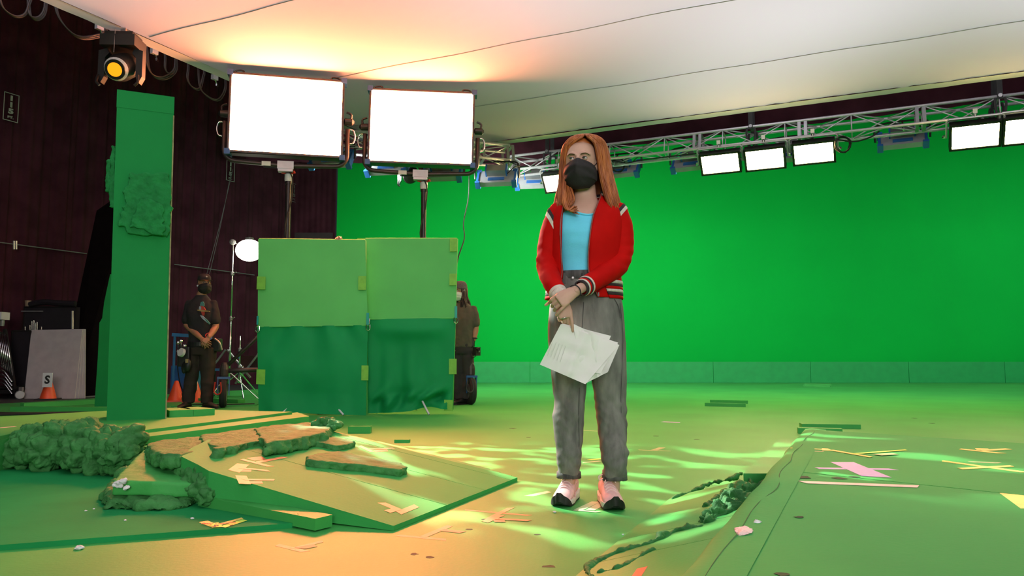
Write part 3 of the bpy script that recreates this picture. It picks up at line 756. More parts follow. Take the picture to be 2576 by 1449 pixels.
# foam slabs on the ramp ----------------------------------------------
def ramp_slab(px, h, lb, seed):
    tp = [PL(x, y, RP(0, 0, h), RN) for x, y in px]; tp = ccw(jag(tp, 4, 0.010, seed))
    zr = lambda p: RS * max(0, (Vector((p.x, p.y, 0)) - Vector((RA.x, RA.y, 0))).dot(rp)) + 0.02
    g = Geo().prism([Vector((p.x, p.y, zr(p) - 0.004)) for p in tp], tp)
    gg = remesh(g, 0.006, 1); sd = Vector((seed, 2, 1))
    displace(gg, lambda p: (0.003 if p.z > zr(p) + h * 0.8 else 0.012) * fbm(p + sd, 24, 4))
    put('foam_slab', gg, GREEN_FOAM, smooth=True, label=lb, cat='foam piece')
ramp_slab([(800, 1139), (850, 1134), (935, 1149), (1010, 1164), (1026, 1174), (1005, 1182), (900, 1168), (772, 1155), (768, 1148)], 0.035, 'long narrow foam slab lying across the ramp', 21)
ramp_slab([(782, 1105), (800, 1098), (850, 1100), (888, 1107), (890, 1113), (852, 1121), (800, 1112)], 0.028, 'short foam slab near the top of the ramp', 22)
# loose lumber ----------------------------------------------------------
g = Geo(); ba_, bb_ = Vector((-0.745, 3.06, 0)), Vector((-1.375, 3.475, 0)); bd = (bb_ - ba_).normalized(); bn_ = Vector((-bd.y, bd.x, 0)); bn_ = bn_ if bn_.y > 0 else -bn_
q_ = [ba_ - bn_ * .045, bb_ - bn_ * .045, bb_ + bn_ * .045 - bd * .03, ba_ + bn_ * .045 + bd * .0]
g.hexa([Vector((p.x, p.y, .021 if k in (1, 2) else .006)) for k, p in enumerate(q_)], [Vector((p.x, p.y, .064 if k in (1, 2) else .052)) for k, p in enumerate(q_)])
put('lumber_beam', g, GREEN, label='green lumber beam lying against the near edge of the ramp', cat='lumber')
def block(px0, py0, px1, py1, z, h, dep, name, label, cat='lumber', m=GREEN, parent=None):
    a, b = G(px0, py0, z), G(px1, py1, z); d = (b - a).normalized(); n = Vector((-d.y, d.x, 0)); n = n if n.y > 0 else -n
    g = Geo().hexa([a, b, b + n * dep, a + n * dep], [p + UP * h for p in (a, b, b + n * dep, a + n * dep)])
    return put(name, g, m, parent, label=label, cat=None if parent else cat)
block(426, 1049.5, 486, 1047, DZ, 0.05, 0.32, 'wood_block', 'green wood block touching the foot of the pillar')
block(487, 1047, 540, 1044, DZ, 0.05, 0.32, 'wood_block', 'green wood block at the right of the pair beside the pillar')
block(25, 1035, 300, 1036, 0, 0.055, 0.10, 'lumber_board', 'long low green board on the floor left of the pillar')
block(60, 1026, 245, 1016, 0, 0.06, 0.10, 'lumber_board', 'slanting green board behind the long board left of the pillar')
block(430, 1010, 598, 1016, 0, 0.06, 0.14, 'lumber_board', 'low green board at the feet of the person in black')
block(430, 1024, 640, 1022, 0, 0.012, 0.5, 'lumber_board', 'thin green sheet on the floor beside the left rolling stand')
block(2008, 1091, 2120, 1094, 0, 0.05, 0.10, 'lumber_board', 'green board stub poking out beyond the right deck corner')
block(2018, 1077, 2166, 1079, 0, 0.04, 0.12, 'lumber_board', 'longer green board just beyond the right deck corner')
block(1773, 1022, 1876, 1024, 0, 0.045, 0.08, 'lumber_board', 'nearer green board of the pair in the middle distance')
block(1786, 1014, 1881, 1016, 0, 0.045, 0.08, 'lumber_board', 'farther green board of the pair in the middle distance')
block(2020, 972, 2088, 973, 0, 0.03, 0.1, 'lumber_board', 'nearer green board of the tiny pair by the green wall')
block(2024, 969, 2092, 970, 0, 0.04, 0.1, 'lumber_board', 'farther green board of the tiny pair by the green wall')
PIL_FOAM = mat('pillar_foam', (0.016, 0.215, 0.055), rough=0.8, var=0.2, vscale=14, bump=0.4, bscale=80, spec=0.15)
# pillar --------------------------------------------------------------
p0 = G(268, 1058, DZ); pt = Vector((0.90, 0.43, 0)).normalized(); pn = Vector((-pt.y, pt.x, 0))
u1 = (427 - 1288) / FPX; pw = (u1 * p0.y - p0.x) / (pt.x - u1 * pt.y)
ph = D(293, 225, p0.y).z - DZ; lean = Vector((-0.035, 0, 0))
pb = [p0, p0 + pt * pw, p0 + pt * pw + pn * 0.40, p0 + pn * 0.40]
ptop = [p + UP * ph + lean for p in pb]
pil = thing('tall_pillar', 'tall square green pillar standing on the left deck', 'pillar', (p0.x + 0.2, p0.y + 0.25, DZ))
put('shaft', Geo().hexa(pb, [lerp(a, b, 0.945) for a, b in zip(pb, ptop)]), GREEN_CLOTH, pil)
cap_b = [lerp(a, b, 0.945) for a, b in zip(pb, ptop)]; cc = sum(cap_b, Vector()) / 4
put('cap_wrap', Geo().hexa([cc + (p - cc) * 1.012 for p in cap_b], [p + (p - sum(ptop, Vector()) / 4) * 0.012 for p in ptop]), GREEN_CLOTH, pil)
put('edge_bead', Geo().tube([pb[1] - pn * 0.002, lerp(pb[1], ptop[1], 0.94) - pn * 0.002], 0.005, 5), PLY_EDGE, pil, label='pale scuffed edge')
fn_ = (ptop[0] - pb[0]).cross(pt); fn_.normalize(); fn_ = fn_ if fn_.y < 0 else -fn_
def plate(px, h0, h1, seed, nm='foam_plate'):
    b_ = [PL(x, y, p0 + fn_ * h0, fn_) for x, y in px]; out = []; r = random.Random(seed)
    for a, b in zip(b_, b_[1:] + b_[:1]):
        for i in range(5): out.append(lerp(a, b, i / 5) + (pt * r.uniform(-.016, .016) + UP * r.uniform(-.016, .016) if i else Vector()))
    g = Geo().prism(out, [p + fn_ * (h1 - h0) for p in out])
    gg = remesh(g, 0.006, 0); displace(gg, lambda p: 0.005 * fbm(p + Vector((seed, 0, 0)), 30, 4))
    put(nm, gg, PIL_FOAM, pil, smooth=True)
plate([(330, 436), (425, 438), (432, 500), (430, 560), (420, 600), (380, 592), (320, 588), (296, 562), (312, 528), (314, 500), (313, 480), (328, 452)], -0.004, 0.03, 31)
plate([(352, 497), (406, 514), (412, 560), (410, 590), (372, 584), (326, 572), (342, 530)], 0.026, 0.05, 32)
for px, d_, sd in ([(279, 364), (288, 366), (288, 522), (274, 522), (274, 440)], 0.0, 33), ([(267, 404), (277, 402), (275, 482), (263, 482)], 0.02, 34):
    b_ = [D(x, y, p0.y + 0.02) for x, y in px]
    gg = remesh(Geo().prism(b_, [p + Vector((0, 0.22 - d_ * 3, 0)) for p in b_]), 0.008, 1); displace(gg, lambda p: 0.012 * fbm(p + Vector((sd, 0, 0)), 20, 4))
    put('foam_plate', gg, PIL_FOAM, pil, smooth=True)
# ragged green flat standing behind the pillar
fl = [(277, 690), (262, 760), (257, 800), (250, 812), (246, 900), (237, 1029), (330, 1031), (330, 690)]
b_ = [D(x, y, 9.75) for x, y in fl]
for v in b_:
    if v.z < 0.05: v.z = 0.0
put('scenic_flat', Geo().prism(b_, [p + Vector((0.01, 0.03, 0)) for p in b_]), GREEN_CLOTH, label='ragged-edged green flat standing behind the pillar', cat='scenic flat')
for pts, lb in (([G(-60, 1041), G(80, 1043), G(180, 1041), G(330, 1042)], 'black cable running along the floor left of the pillar'), ([G(-40, 1047), G(120, 1044), G(330, 1046)], 'second black cable along the floor left of the pillar'), ([G(470, 1020), G(560, 1021), G(640, 1019)], 'black cable on the floor left of the flag')):
    cable('floor_cable', lb, [p + UP * 0.014 for p in pts], 0.013)

# ------------------------------------------------------------------ right set
JZ = 0.28
ja = G(2020, 1079, JZ); jr = G(2620, 1118, JZ)
def JE(s): return ja - E1 * s                     # along the left deck edge, towards the camera
dj = thing('raised_deck', 'large raised green deck filling the right foreground', 'platform', (3.0, 2.4, 0))
far_d = (jr - ja).normalized()
def deck_piece(s0, s1, z=JZ):
    pts = [JE(s1) + E2 * 0.10, JE(s0) + (far_d if s0 == 0 else E2) * 0.10, ja + far_d * 4.2 - E1 * s0, ja + far_d * 4.2 - E1 * s1]
    put('deck_sheet', flat(ccw(pts), JZ - 0.02, z), GREEN_DECK, dj)
deck_piece(0.0, 1.655); deck_piece(1.658, 4.4, JZ - 0.001)
prof = [(0.12, JZ + 0.001), (0.05, JZ + 0.004), (0.012, JZ - 0.002), (-0.006, JZ - 0.02), (-0.014, JZ - 0.07), (-0.014, 0.0)]
g = Geo(); N = 90; vs = []
for i in range(N + 1):
    s = 4.4 * i / N; b = JE(s); wv = 0.010 * noise.noise(Vector((s * 3, 0, 0)))
    for o, z in prof: q = b + E2 * (o + wv * (1 if o < .1 else 0)); vs.append((q.x, q.y, z + (0.006 * noise.noise(Vector((s * 6, o * 20, 3))) if .02 < z and o < .1 else 0)))
m_ = len(prof)
g.add(vs, [[i * m_ + k, i * m_ + k + 1, (i + 1) * m_ + k + 1, (i + 1) * m_ + k] for i in range(N) for k in range(m_ - 1)])
put('edge_wrap', g, GREEN_DECK, dj, smooth=True)
g = Geo(); pp = [JE(s) + E2 * (0.055 + 0.03 * noise.noise(Vector((s * 2.2, 5, 0)))) + UP * 0.004 for s in [0.15 + 4.1 * i / 60 for i in range(61)]]
put('wrap_edge', g.tube(pp, 0.0015, 4), mat('green_dark_line', (0.02, 0.16, 0.04), rough=0.7, var=0.2), dj)
put('deck_front', flat(ccw([ja + far_d * .02, ja + far_d * 4.2, ja + far_d * 4.2 - E1 * .05, ja - E1 * .05 + E2 * .02]), 0, JZ - 0.02), GREEN, dj)
# beam end lying along the deck
bk = [G(1870, 1191, 0.22), G(1948, 1191, 0.22), G(2006, 1104, 0.22), G(1960, 1105, 0.22)]
put('timber_beam', Geo().hexa([Vector((p.x, p.y, 0.165)) for p in bk], bk), GREEN, label='square green timber beam along the right deck edge', cat='lumber')
# sloping sheets up to the deck
LA_, LB_ = G(1480, 1432, 0.0), G(1690, 1256, 0.0); le = (LB_ - LA_).normalized(); lc = Vector((le.y, -le.x, 0)); LS = 0.30
def LP(s, c, dz=0.0): return LA_ + le * s + lc * c + UP * (LS * c + dz)
LN = (lc + UP * LS).cross(le); LN = LN.normalized() if LN.z > 0 else -LN.normalized()
rr = thing('plywood_slope', 'sloping green plywood rising to the right deck', 'ramp', LA_)
for s0, s1 in ((-1.1, 0.02), (0.024, 0.36), (0.364, 1.30)):
    tp = [LP(s0, 0.0, 0.012), LP(s0, 0.46, 0.012), LP(s1, 0.46, 0.012), LP(s1, 0.0, 0.012)]
    put('slope_sheet', Geo().hexa([Vector((p.x, p.y, 0)) for p in tp[::-1]], tp[::-1]), GREEN, rr)
def ridge(pts, w_, h, seed, label=None, name='foam_ridge'):
    c = smoothpath([PL(x, y, LP(0, 0, .012), LN) for x, y in pts], 5); g = Geo(); r = random.Random(seed)
    g.tube(c, [w_ * r.uniform(.5, 1.3) for _ in c], 8)
    gg = remesh(g, 0.005, 1); displace(gg, lambda p: 0.010 * fbm(p, 30, 4))
    put(name, gg, GREEN_FOAM, rr, smooth=True, label=label)
ridge([(1478, 1432), (1500, 1415), (1560, 1388), (1640, 1365), (1700, 1337), (1770, 1322)], 0.013, .02, 1)
ridge([(1502, 1441), (1560, 1427), (1605, 1402), (1645, 1382)], 0.008, .015, 2)
ridge([(1478, 1430), (1482, 1448), (1496, 1462)], 0.010, .015, 3)
ridge([(1690, 1256), (1740, 1236), (1790, 1215), (1835, 1205), (1868, 1190)], 0.010, .02, 4)
ridge([(1775, 1275), (1800, 1255), (1830, 1232), (1865, 1212)], 0.012, .02, 6)
g = Geo()
for x, y, Y, r in [(1785, 1312, 2.72, .04), (1805, 1300, 2.78, .05), (1830, 1285, 2.84, .06), (1855, 1268, 2.92, .065), (1880, 1250, 2.98, .065), (1900, 1240, 3.02, .06)]:
    c = D(x, y, Y); g.ball(c, (r, r, r * .85), 12, 8)
crumble('foam_chunk', g, 'torn green foam chunk wedged under the timber beam end', rough=0.01, voxel=0.006, amp=0.02, sc=20, seed=41, vor=0.02, vsc=14)

# ------------------------------------------------------------------ tape marks
PEACH = mat('peach_lit_tape', (0.56, 0.26, 0.11), rough=0.5, var=0.06, vscale=30)  # paler tape with the warm panel light mixed into its colour
CORAL = mat('orange_tape', (0.55, 0.14, 0.06), rough=0.5, var=0.06, vscale=30)
YEL = mat('yellow_tape', (0.80, 0.62, 0.13), rough=0.5, var=0.06, vscale=30)
LIME = mat('lime_tape', (0.55, 0.85, 0.10), rough=0.5, var=0.06, vscale=30)
VIO = mat('violet_tape', (0.52, 0.38, 0.80), rough=0.5, var=0.06, vscale=30)
PINK = mat('pink_tape', (0.90, 0.62, 0.60), rough=0.5, var=0.06, vscale=30)
CREAM = mat('cream_tape', (0.50, 0.62, 0.36), rough=0.5, var=0.06, vscale=30)
FADE = mat('faded_tape', (0.34, 0.46, 0.20), rough=0.6, var=0.2, vscale=30)
def tape(label, strips, pl=None, z=0.0):
    """strips: (x0, y0, x1, y1, width, material)"""
    root = None; k = 0
    for x0, y0, x1, y1, wd, m in strips:
        n = UP if pl is None else pl[1]; p = Vector((0, 0, z)) if pl is None else pl[0]
        a, b = PL(x0, y0, p, n), PL(x1, y1, p, n); d = (b - a).normalized(); s = n.cross(d).normalized() * wd * .8 / 2
        e0, e1 = d * random.uniform(-.012, .012), d * random.uniform(-.012, .012)
        if root is None: root = thing('tape_mark', label, 'tape mark', (a + b) / 2, 'tape marks on the set')
        lo = n * (0.0002 + 0.0005 * k); hi = n * (0.0008 + 0.0005 * k); k += 1
        q = [a - s - e0, b - s + e1, b + s - e1, a + s + e0]
        put('tape_strip', Geo().hexa([v + lo for v in q], [v + hi for v in q]), m, root)
    return root
tape('peach tape tee on the floor nearest the bottom edge', [(697, 1371, 768, 1388, .035, PEACH), (736, 1381, 812, 1362, .035, PEACH), (754, 1380, 794, 1373, .05, CORAL)])
tape('peach and orange tape tee below the ramp tip', [(1000, 1347, 1122, 1358, .035, PEACH), (1062, 1352, 1132, 1323, .04, PEACH), (1112, 1334, 1165, 1340, .045, CORAL)])
tape('crossed peach tape marks on the floor left of the pink shoes', [(1170, 1283, 1332, 1297, .028, PEACH), (1228, 1306, 1285, 1278, .035, PEACH), (1219, 1314, 1258, 1297, .05, PEACH), (1250, 1306, 1332, 1311, .035, PEACH), (1242, 1312, 1270, 1312, .05, CORAL)])
rpl = (RP(0, 0), RN)
tape('orange tape tee near the lower tip of the ramp', [(960, 1265, 1013, 1287, .045, PEACH), (1003, 1291, 1048, 1273, .045, PEACH), (974, 1288, 1003, 1280, .045, PEACH)], rpl)
tape('uppermost orange tape mark on the left of the ramp', [(630, 1156, 664, 1152, .07, CORAL), (608, 1156, 680, 1174, .035, PEACH), (646, 1164, 716, 1150, .035, PEACH)], rpl)
tape('middle orange tape mark on the left of the ramp', [(600, 1183, 632, 1184, .06, CORAL), (588, 1186, 612, 1168, .07, PEACH), (606, 1178, 676, 1185, .03, PEACH)], rpl)
tape('lowest orange tape mark on the left of the ramp', [(622, 1214, 660, 1214, .045, CORAL), (606, 1197, 616, 1218, .06, PEACH), (612, 1207, 690, 1208, .03, PEACH)], rpl)
tape('orange tape tee at the far side of the ramp', [(942, 1135, 975, 1133, .05, CORAL), (905, 1122, 936, 1137, .04, PEACH), (922, 1131, 990, 1128, .03, PEACH)], rpl)
r60 = tape('bright yellow-green tape with handwriting on the plywood sheet edge', [(512, 1312, 546, 1326, .045, YEL), (534, 1325, 610, 1304, .03, YEL), (536, 1317, 548, 1327, .05, LIME), (560, 1327, 616, 1309, .04, LIME)], None, 0.0205)
INK = mat('black_ink', (0.02, 0.02, 0.02), rough=0.6, var=0.1)
def lay(txt, size, px, py, ang, m, parent, z, bold=0.001):
    g = textgeo(txt, size, bold, 0.0003); c = G(px, py, z + 0.007); g.move(Matrix.Translation(c) @ Matrix.Rotation(ang, 4, 'Z')); put('handwriting', g, m, parent)
lay('60', 0.03, 541, 1323, math.radians(65), INK, r60, 0.0205)
lay('x', 0.025, 582, 1321, math.radians(35), INK, r60, 0.0205)
RINK = mat('red_ink', (0.5, 0.08, 0.04), rough=0.6, var=0.1)
lay('scnt', 0.03, 522, 1317, math.radians(-20), RINK, r60, 0.0205); lay('Amounts', 0.022, 566, 1316, math.radians(28), RINK, r60, 0.0205)
tape('pale tape bracket between the two pink shoes', [(1455, 1283, 1500, 1262, .05, CREAM), (1484, 1284, 1515, 1267, .05, CREAM), (1448, 1284, 1506, 1289, .03, CREAM)])
tape('lime tape strip on the floor left of the pink shoes', [(1330, 1248, 1382, 1237, .05, CREAM)])
tape('yellow-green tape seen on the floor between the legs', [(1466, 1164, 1510, 1160, .03, CREAM), (1483, 1157, 1520, 1154, .05, LIME)])
tape('faint pale tape tee on the floor right of the legs', [(1607, 1132, 1687, 1135, .03, FADE), (1645, 1133, 1666, 1126, .06, FADE)])
tape('small violet tape strip on the far floor', [(1666, 1061, 1711, 1063, .09, VIO)])
tape('thin pale tape line seen between the legs', [(1468, 1083, 1512, 1085, .03, CREAM)])
tape('yellow tape arrow at the far corner of the right deck', [(2036, 1135, 2072, 1136, .03, FADE), (1995, 1127, 2070, 1131, .035, YEL), (2068, 1131, 2089, 1132, .10, YEL), (2090, 1133, 2192, 1151, .035, YEL), (2148, 1143, 2280, 1133, .03, LIME), (2205, 1146, 2252, 1143, .06, FADE)], None, JZ)
tape('violet tape cross on the right deck', [(2055, 1178, 2248, 1181, .045, VIO), (2118, 1163, 2205, 1200, .11, VIO)], None, JZ)
tape('long pink tape strip on the right deck', [(2018, 1213, 2310, 1224, .055, PINK)], None, JZ)
tape('bright yellow tape tee at the far right of the deck', [(2455, 1130, 2490, 1131, .09, YEL), (2415, 1130, 2520, 1141, .045, YEL), (2470, 1134, 2538, 1130, .045, YEL)], None, JZ)
tape('pale yellow tape cross at the right edge of the deck', [(2440, 1162, 2515, 1165, .04, FADE), (2370, 1160, 2580, 1189, .04, YEL), (2415, 1180, 2546, 1173, .04, YEL)], None, JZ)
tape('large yellow tape mark cut off by the right frame edge', [(2502, 1269, 2600, 1273, .035, YEL), (2545, 1242, 2600, 1280, .08, YEL)], None, JZ - .002)
tape('orange tape stub on the slope at the bottom edge', [(1598, 1455, 1616, 1428, .04, CORAL)], (LP(0, 0, .012), LN))
tape('pale tape strip on the far left of the deck', [(-10, 1077, 40, 1073, .04, PINK)], None, DZ)
tape('coral tape strip on the deck edge board', [(352, 1084, 412, 1083, .04, CORAL)], None, 0.20)
g = Geo(); c = G(1872, 1340, JZ); g.ball(c + Vector((0, 0, .004)), (0.022, 0.05, 0.006), 9, 5, Matrix.Rotation(math.radians(-25), 3, 'Z'))
gg = remesh(g, 0.004, 1); displace(gg, lambda p: 0.006 * fbm(p, 60, 3)); put('torn_tape', gg, PINK, label='torn pink tape scrap on the rounded right deck edge', cat='tape scrap')
# bits of white foam and dark scuffs lying about
rnd = random.Random(9)
CRUMB_LB = ['tiny white foam crumb on the middle foam slab edge', 'white foam scrap on the floor below the plywood sheet, far left', 'tiny white crumb on the floor just under the plywood sheet edge', 'tiny white crumb on the plywood sheet left of the yellow tape', 'white crumb on the plywood sheet above the yellow tape', 'tiny white crumb on the plywood sheet near the lumber beam end', 'white crumb on the plywood sheet left of the wedge block', 'small pale crumb on the floor below the left pink shoe', 'pale crumb on the right deck beside the pink tape scrap', 'white crumb at the upper left corner of the ramp', 'tiny white crumb on the floor left of the yellow tape', 'tiny white crumb at the bottom left under the sheet edge', 'smaller white crumb on the plywood sheet left of the wedge block', 'tiny white crumb on the floor left of the green slope']
CHIP_LB = ['dark paint chip at the crossed peach tape', 'small dark paint chip at the ramp tip', 'dark paint chip on the floor right of the crossed peach tape', 'dark paint chip, left of two at the bottom middle', 'dark paint chip, right of two at the bottom middle', 'largest dark paint chip on the floor near the bottom edge', 'dark paint chip below the crossed peach tape', 'dark paint chip on the right deck near the torn pink scrap', 'dark paint chip on the right deck right of the torn pink scrap', 'dark paint chip on the right deck between violet and pink tape', 'dark smear on the right deck left of the long pink tape', 'dark paint chip on the right deck under the violet cross', 'dark paint chip at the bottom of the right deck', 'dark paint chip on the floor beside the green slope bottom', 'dark paint chip on the floor right of the legs', 'dark paint chip on the floor between legs and right deck', 'dark paint chip on the far floor above the right deck, right', 'dark paint chip on the far floor above the right deck, left', 'dark paint chip seen between the pink shoes', 'dark paint chip on the floor behind the left leg, farther', 'dark paint chip on the floor behind the left leg, nearer']
for ci, (x, y, z, r) in enumerate([(533, 1106, .235, .012), (200, 1382, 0, .016), (170, 1333, 0, .008), (315, 1310, .02, .006), (483, 1306, .02, .008), (508, 1271, .02, .006), (216, 1286, .02, .006), (1395, 1290, 0, .009), (1905, 1317, JZ, .010), (530, 1145, .2, .012), (330, 1357, 0, .006), (90, 1366, 0, .005), (236, 1281, .02, .005), (1567, 1346, 0, .005)]):
    c = G(x, y, z); gg = Geo().ball(c + UP * r * .4, (r, r * .8, r * .5), 7, 5)
    gg.v = [p + Vector((rnd.uniform(-.2, .2), rnd.uniform(-.2, .2), rnd.uniform(-.1, .1))) * r for p in gg.v]
    put('foam_crumb', gg, WHITE_FOAM, label=CRUMB_LB[ci], cat='foam crumb', group='white foam crumbs scattered about')
SCUFF = mat('dark_scuff', (0.015, 0.06, 0.02), rough=0.8, var=0.3, vscale=40)
for ci, (x, y, z, r) in enumerate([(1218, 1307, 0, .012), (1130, 1245, 0, .01), (1350, 1345, 0, .012), (1042, 1394, 0, .014), (1080, 1402, 0, .014), (1382, 1425, 0, .02), (1180, 1332, 0, .012), (1940, 1286, JZ, .014), (2010, 1301, JZ, .013), (2110, 1203, JZ, .022), (2015, 1201, JZ, .03), (2150, 1200, JZ, .014), (1968, 1445, JZ, .012), (1565, 1440, 0, .010), (1650, 1097, 0, .02), (1752, 1105, 0, .02), (2345, 1065, 0, .03), (2300, 1052, 0, .025), (1505, 1210, 0, .008), (1290, 1078, 0, .03), (1330, 1100, 0, .02)]):
    c = G(x, y, z); pts = []
    for k in range(9):
        a = 2 * math.pi * k / 9; rr_ = r * rnd.uniform(.6, 1.2); pts.append(c + Vector((math.cos(a) * rr_ * 1.2, math.sin(a) * rr_, 0)))
    put('floor_scuff', Geo().prism([p + UP * .0001 for p in pts], [p + UP * .0007 for p in pts]), SCUFF, label=CHIP_LB[ci], cat='paint chip', group='dark paint chips on floor and deck')

# ------------------------------------------------------------------ the two green flags in front of the light stands
FLAG_UP = mat('flag_cloth_taut', (0.13, 0.52, 0.14), rough=0.75, var=0.06, vscale=2, bump=0.04, bscale=400, spec=0.2)
FLAG_LO = mat('flag_cloth_loose', (0.004, 0.28, 0.08), rough=0.7, var=0.06, vscale=2, bump=0.04, bscale=400, spec=0.25)
GTAPE = mat('green_gaffer', (0.20, 0.50, 0.05), rough=0.6, var=0.1, vscale=20)
TEALT = mat('teal_tape', (0.0, 0.32, 0.28), rough=0.5, var=0.1)
def flag(tl, tr, ml, mr, bl, br, Y, label, group, tapes, teal, drape, seed, foot=None):
    TL, TRr, ML, MR, BL, BR = [D(x, y, Y) for x, y in (tl, tr, ml, mr, bl, br)]
    low = min(BL.z, BR.z)
    root = thing('green_flag', label, 'flag', ((BL.x + BR.x) / 2, Y, 0.0))
    def sheet(a, b, c, d, nx, ny, fn, m, nm):      # a,b top ; c,d bottom
        g = Geo(); vs = []
        for j in range(ny + 1):
            for i in range(nx + 1):
                u, v = i / nx, j / ny; p = lerp(lerp(a, b, u), lerp(c, d, u), v); o = fn(u, v)
                vs.append(p + Vector((0, -o[0], o[1])))
        g.add(vs, [[j * (nx + 1) + i, (j + 1) * (nx + 1) + i, (j + 1) * (nx + 1) + i + 1, j * (nx + 1) + i + 1] for j in range(ny) for i in range(nx)])
        return put(nm, g, m, root, smooth=True)
    sheet(TL, TRr, ML, MR, 30, 30, lambda u, v: (0.012 * noise.noise(Vector((u * 2, v * 2, seed))), 0), FLAG_UP, 'upper_cloth')
    sheet(ML + Vector((0, -.015, 0)), MR + Vector((0, -.015, 0)), BL + Vector((0, -.02, 0)), BR + Vector((0, -.02, 0)), 60, 60, drape, FLAG_LO, 'lower_cloth')
    fz = Vector((0, 0.035, 0))
    for a, b in ((TL, TRr), (TL, BL), (TRr, BR), (ML, MR)):
        put('frame_tube', Geo().tube([a + fz, b + fz], 0.014, 6), FLAG_UP, root, smooth=True)
    put('lower_hem', Geo().tube([ML + Vector((0, -.02, 0)), MR + Vector((0, -.02, 0))], 0.009, 5), FLAG_UP, root)
    for x, y, w_, h_ in tapes:
        c = D(x, y, Y - 0.03)
        put('tape_patch', Geo().box(c, (w_, 0.004, h_), (Vector((1, 0, random.uniform(-.04, .04))).normalized(), Vector((0, 1, 0)), UP)), GTAPE, root)
    for x, y, w_, h_ in teal:
        put('teal_tape', Geo().box(D(x, y, Y - 0.03), (w_, 0.006, h_)), TEALT, root)
    for x, y in (ml, mr):
        c = D(x, y + 5, Y - 0.03)
        put('clip', Geo().tube(smoothpath([c + Vector((-.02, 0, .03)), c + Vector((-.022, 0, -.02)), c + Vector((0, 0, -.04)), c + Vector((.02, 0, -.02)), c + Vector((.02, 0, .03))], 3), 0.006, 5), CHROME, root)
    # floor stand behind, carrying the frame
    mx = (BL.x + BR.x) / 2; sr = Vector((mx, Y + 0.16, 0))
    stand = put('stand_post', Geo().tube([sr + UP * 0.08, sr + UP * (TL.z - 0.1)], 0.017, 8), SILVER, root, smooth=True)
    for a in (-60, 60, 180) if foot is None else foot:
        d = Vector((math.sin(math.radians(a)), -math.cos(math.radians(a)) , 0))
        put('stand_leg', Geo().tube(smoothpath([sr + UP * 0.30, sr + d * 0.12 + UP * 0.27, sr + d * 0.36 + UP * 0.06, sr + d * 0.42 + UP * 0.012], 4), 0.012, 6), WHITE_PL, stand, smooth=True)
    return root
def dr1(u, v):
    e = math.sin(math.pi * u); sag = 0.05 * e * math.sin(math.pi * min(v * 1.3, 1))
    f = 0.036 * math.exp(-v * 3.5) * math.sin(u * 22 + v * 24 * (0.5 - u)) + 0.03 * noise.noise(Vector((u * 5, v * 3, 1))) + 0.06 * v * noise.noise(Vector((u * 3.2, v * 1.2, 4)))
    return ((sag * .5 + f) * min(1, min(u, 1 - u) * 7), 0.0)
def dr2(u, v):
    e = math.sin(math.pi * u)
    f = 0.08 * e * math.exp(-((v - .12) / .1) ** 2) + 0.10 * v * noise.noise(Vector((u * 5, v * 2, 8)))
    f += 0.11 * math.exp(-((v - .88) / .10) ** 2) * noise.noise(Vector((u * 6 + v * 5, v * 6, 2))) * 1.6
    up = 0.045 * max(0, v - .8) / .2 * math.exp(-((u - .72) / .18) ** 2)
    return (f * min(1, min(u, 1 - u) * 7), up)
flag((650, 601), (917, 604), (648, 822), (926, 818), (652, 1036), (921, 1045), 8.75, 'left green flag of taut cloth above and loose cloth below', None,
     [(657, 712, .10, .15), (911, 712, .09, .16), (656, 948, .10, .17), (918, 938, .08, .17)], [(648, 806, .02, .10), (925, 802, .03, .14)], dr1, 1)
flag((918, 600), (1149, 600), (925, 803), (1147, 800), (927, 1040), (1137, 1031), 8.95, 'right green flag with crumpled lower cloth and lifted hem', None,
     [(908, 618, .09, .18), (1141, 616, .09, .16), (1140, 703, .09, .14), (1139, 922, .09, .18), (1128, 1020, .10, .13)], [(1147, 785, .03, .14)], dr2, 5, foot=(-75, 35, 180))

# ------------------------------------------------------------------ lantern and stands at the left
LANT = glow('lantern_glow', (1.0, 0.93, 0.74), 16)
def cstand(px, py_floor, Y, top_py, label, legs=(20, 140, 260), arm=None):
    b = D(px, py_floor, Y); b.z = 0.0; top = D(px, top_py, Y).z
    root = thing('grip_stand', label, 'stand', b)
    put('lower_tube', Geo().tube([b + UP * 0.25, b + UP * top * 0.5], 0.017, 8), CHROME, root, smooth=True)
    put('upper_tube', Geo().tube([b + UP * top * 0.45, b + UP * top], 0.012, 8), CHROME, root, smooth=True)
    for f in (0.5, 0.78):
        k = put('collar', Geo().lathe(b + UP * top * f, [(0.018, -.03), (0.026, -.02), (0.026, .02), (0.018, .03)], UP, 10), STEEL, root)
        put('lock_handle', Geo().tube([b + UP * top * f + Vector((.02, -.01, 0)), b + UP * top * f + Vector((.07, -.03, .02))], 0.007, 5), STEEL, k)
    for a in legs:
        d = Vector((math.cos(math.radians(a)), math.sin(math.radians(a)), 0))
        put('leg', Geo().tube(smoothpath([b + UP * 0.42, b + d * 0.08 + UP * 0.36, b + d * 0.42 + UP * 0.04, b + d * 0.48 + UP * 0.014], 4), 0.012, 6), CHROME, root, smooth=True)
    return root, b, top
st, b, top = cstand(575, 975, 11.6, 600, 'tall chrome stand holding the glowing round lantern', (10, 130, 250))
gh = put('grip_head', Geo().lathe(b + UP * (top - .06) + Vector((0, -.03, 0)), [(0.02, -.03), (0.045, -.02), (0.045, .02), (0.02, .03)], Vector((0, 1, 0)), 12), STEEL, st)
lc_ = D(627, 630, 11.6)
put('arm', Geo().tube([b + UP * (top - .06), lc_ + Vector((-.1, .02, .06))], 0.009, 6), STEEL, st)
ln = thing('round_lantern', 'blazing white oval lantern left of the flags', 'lamp', lc_ - UP * 0.18)
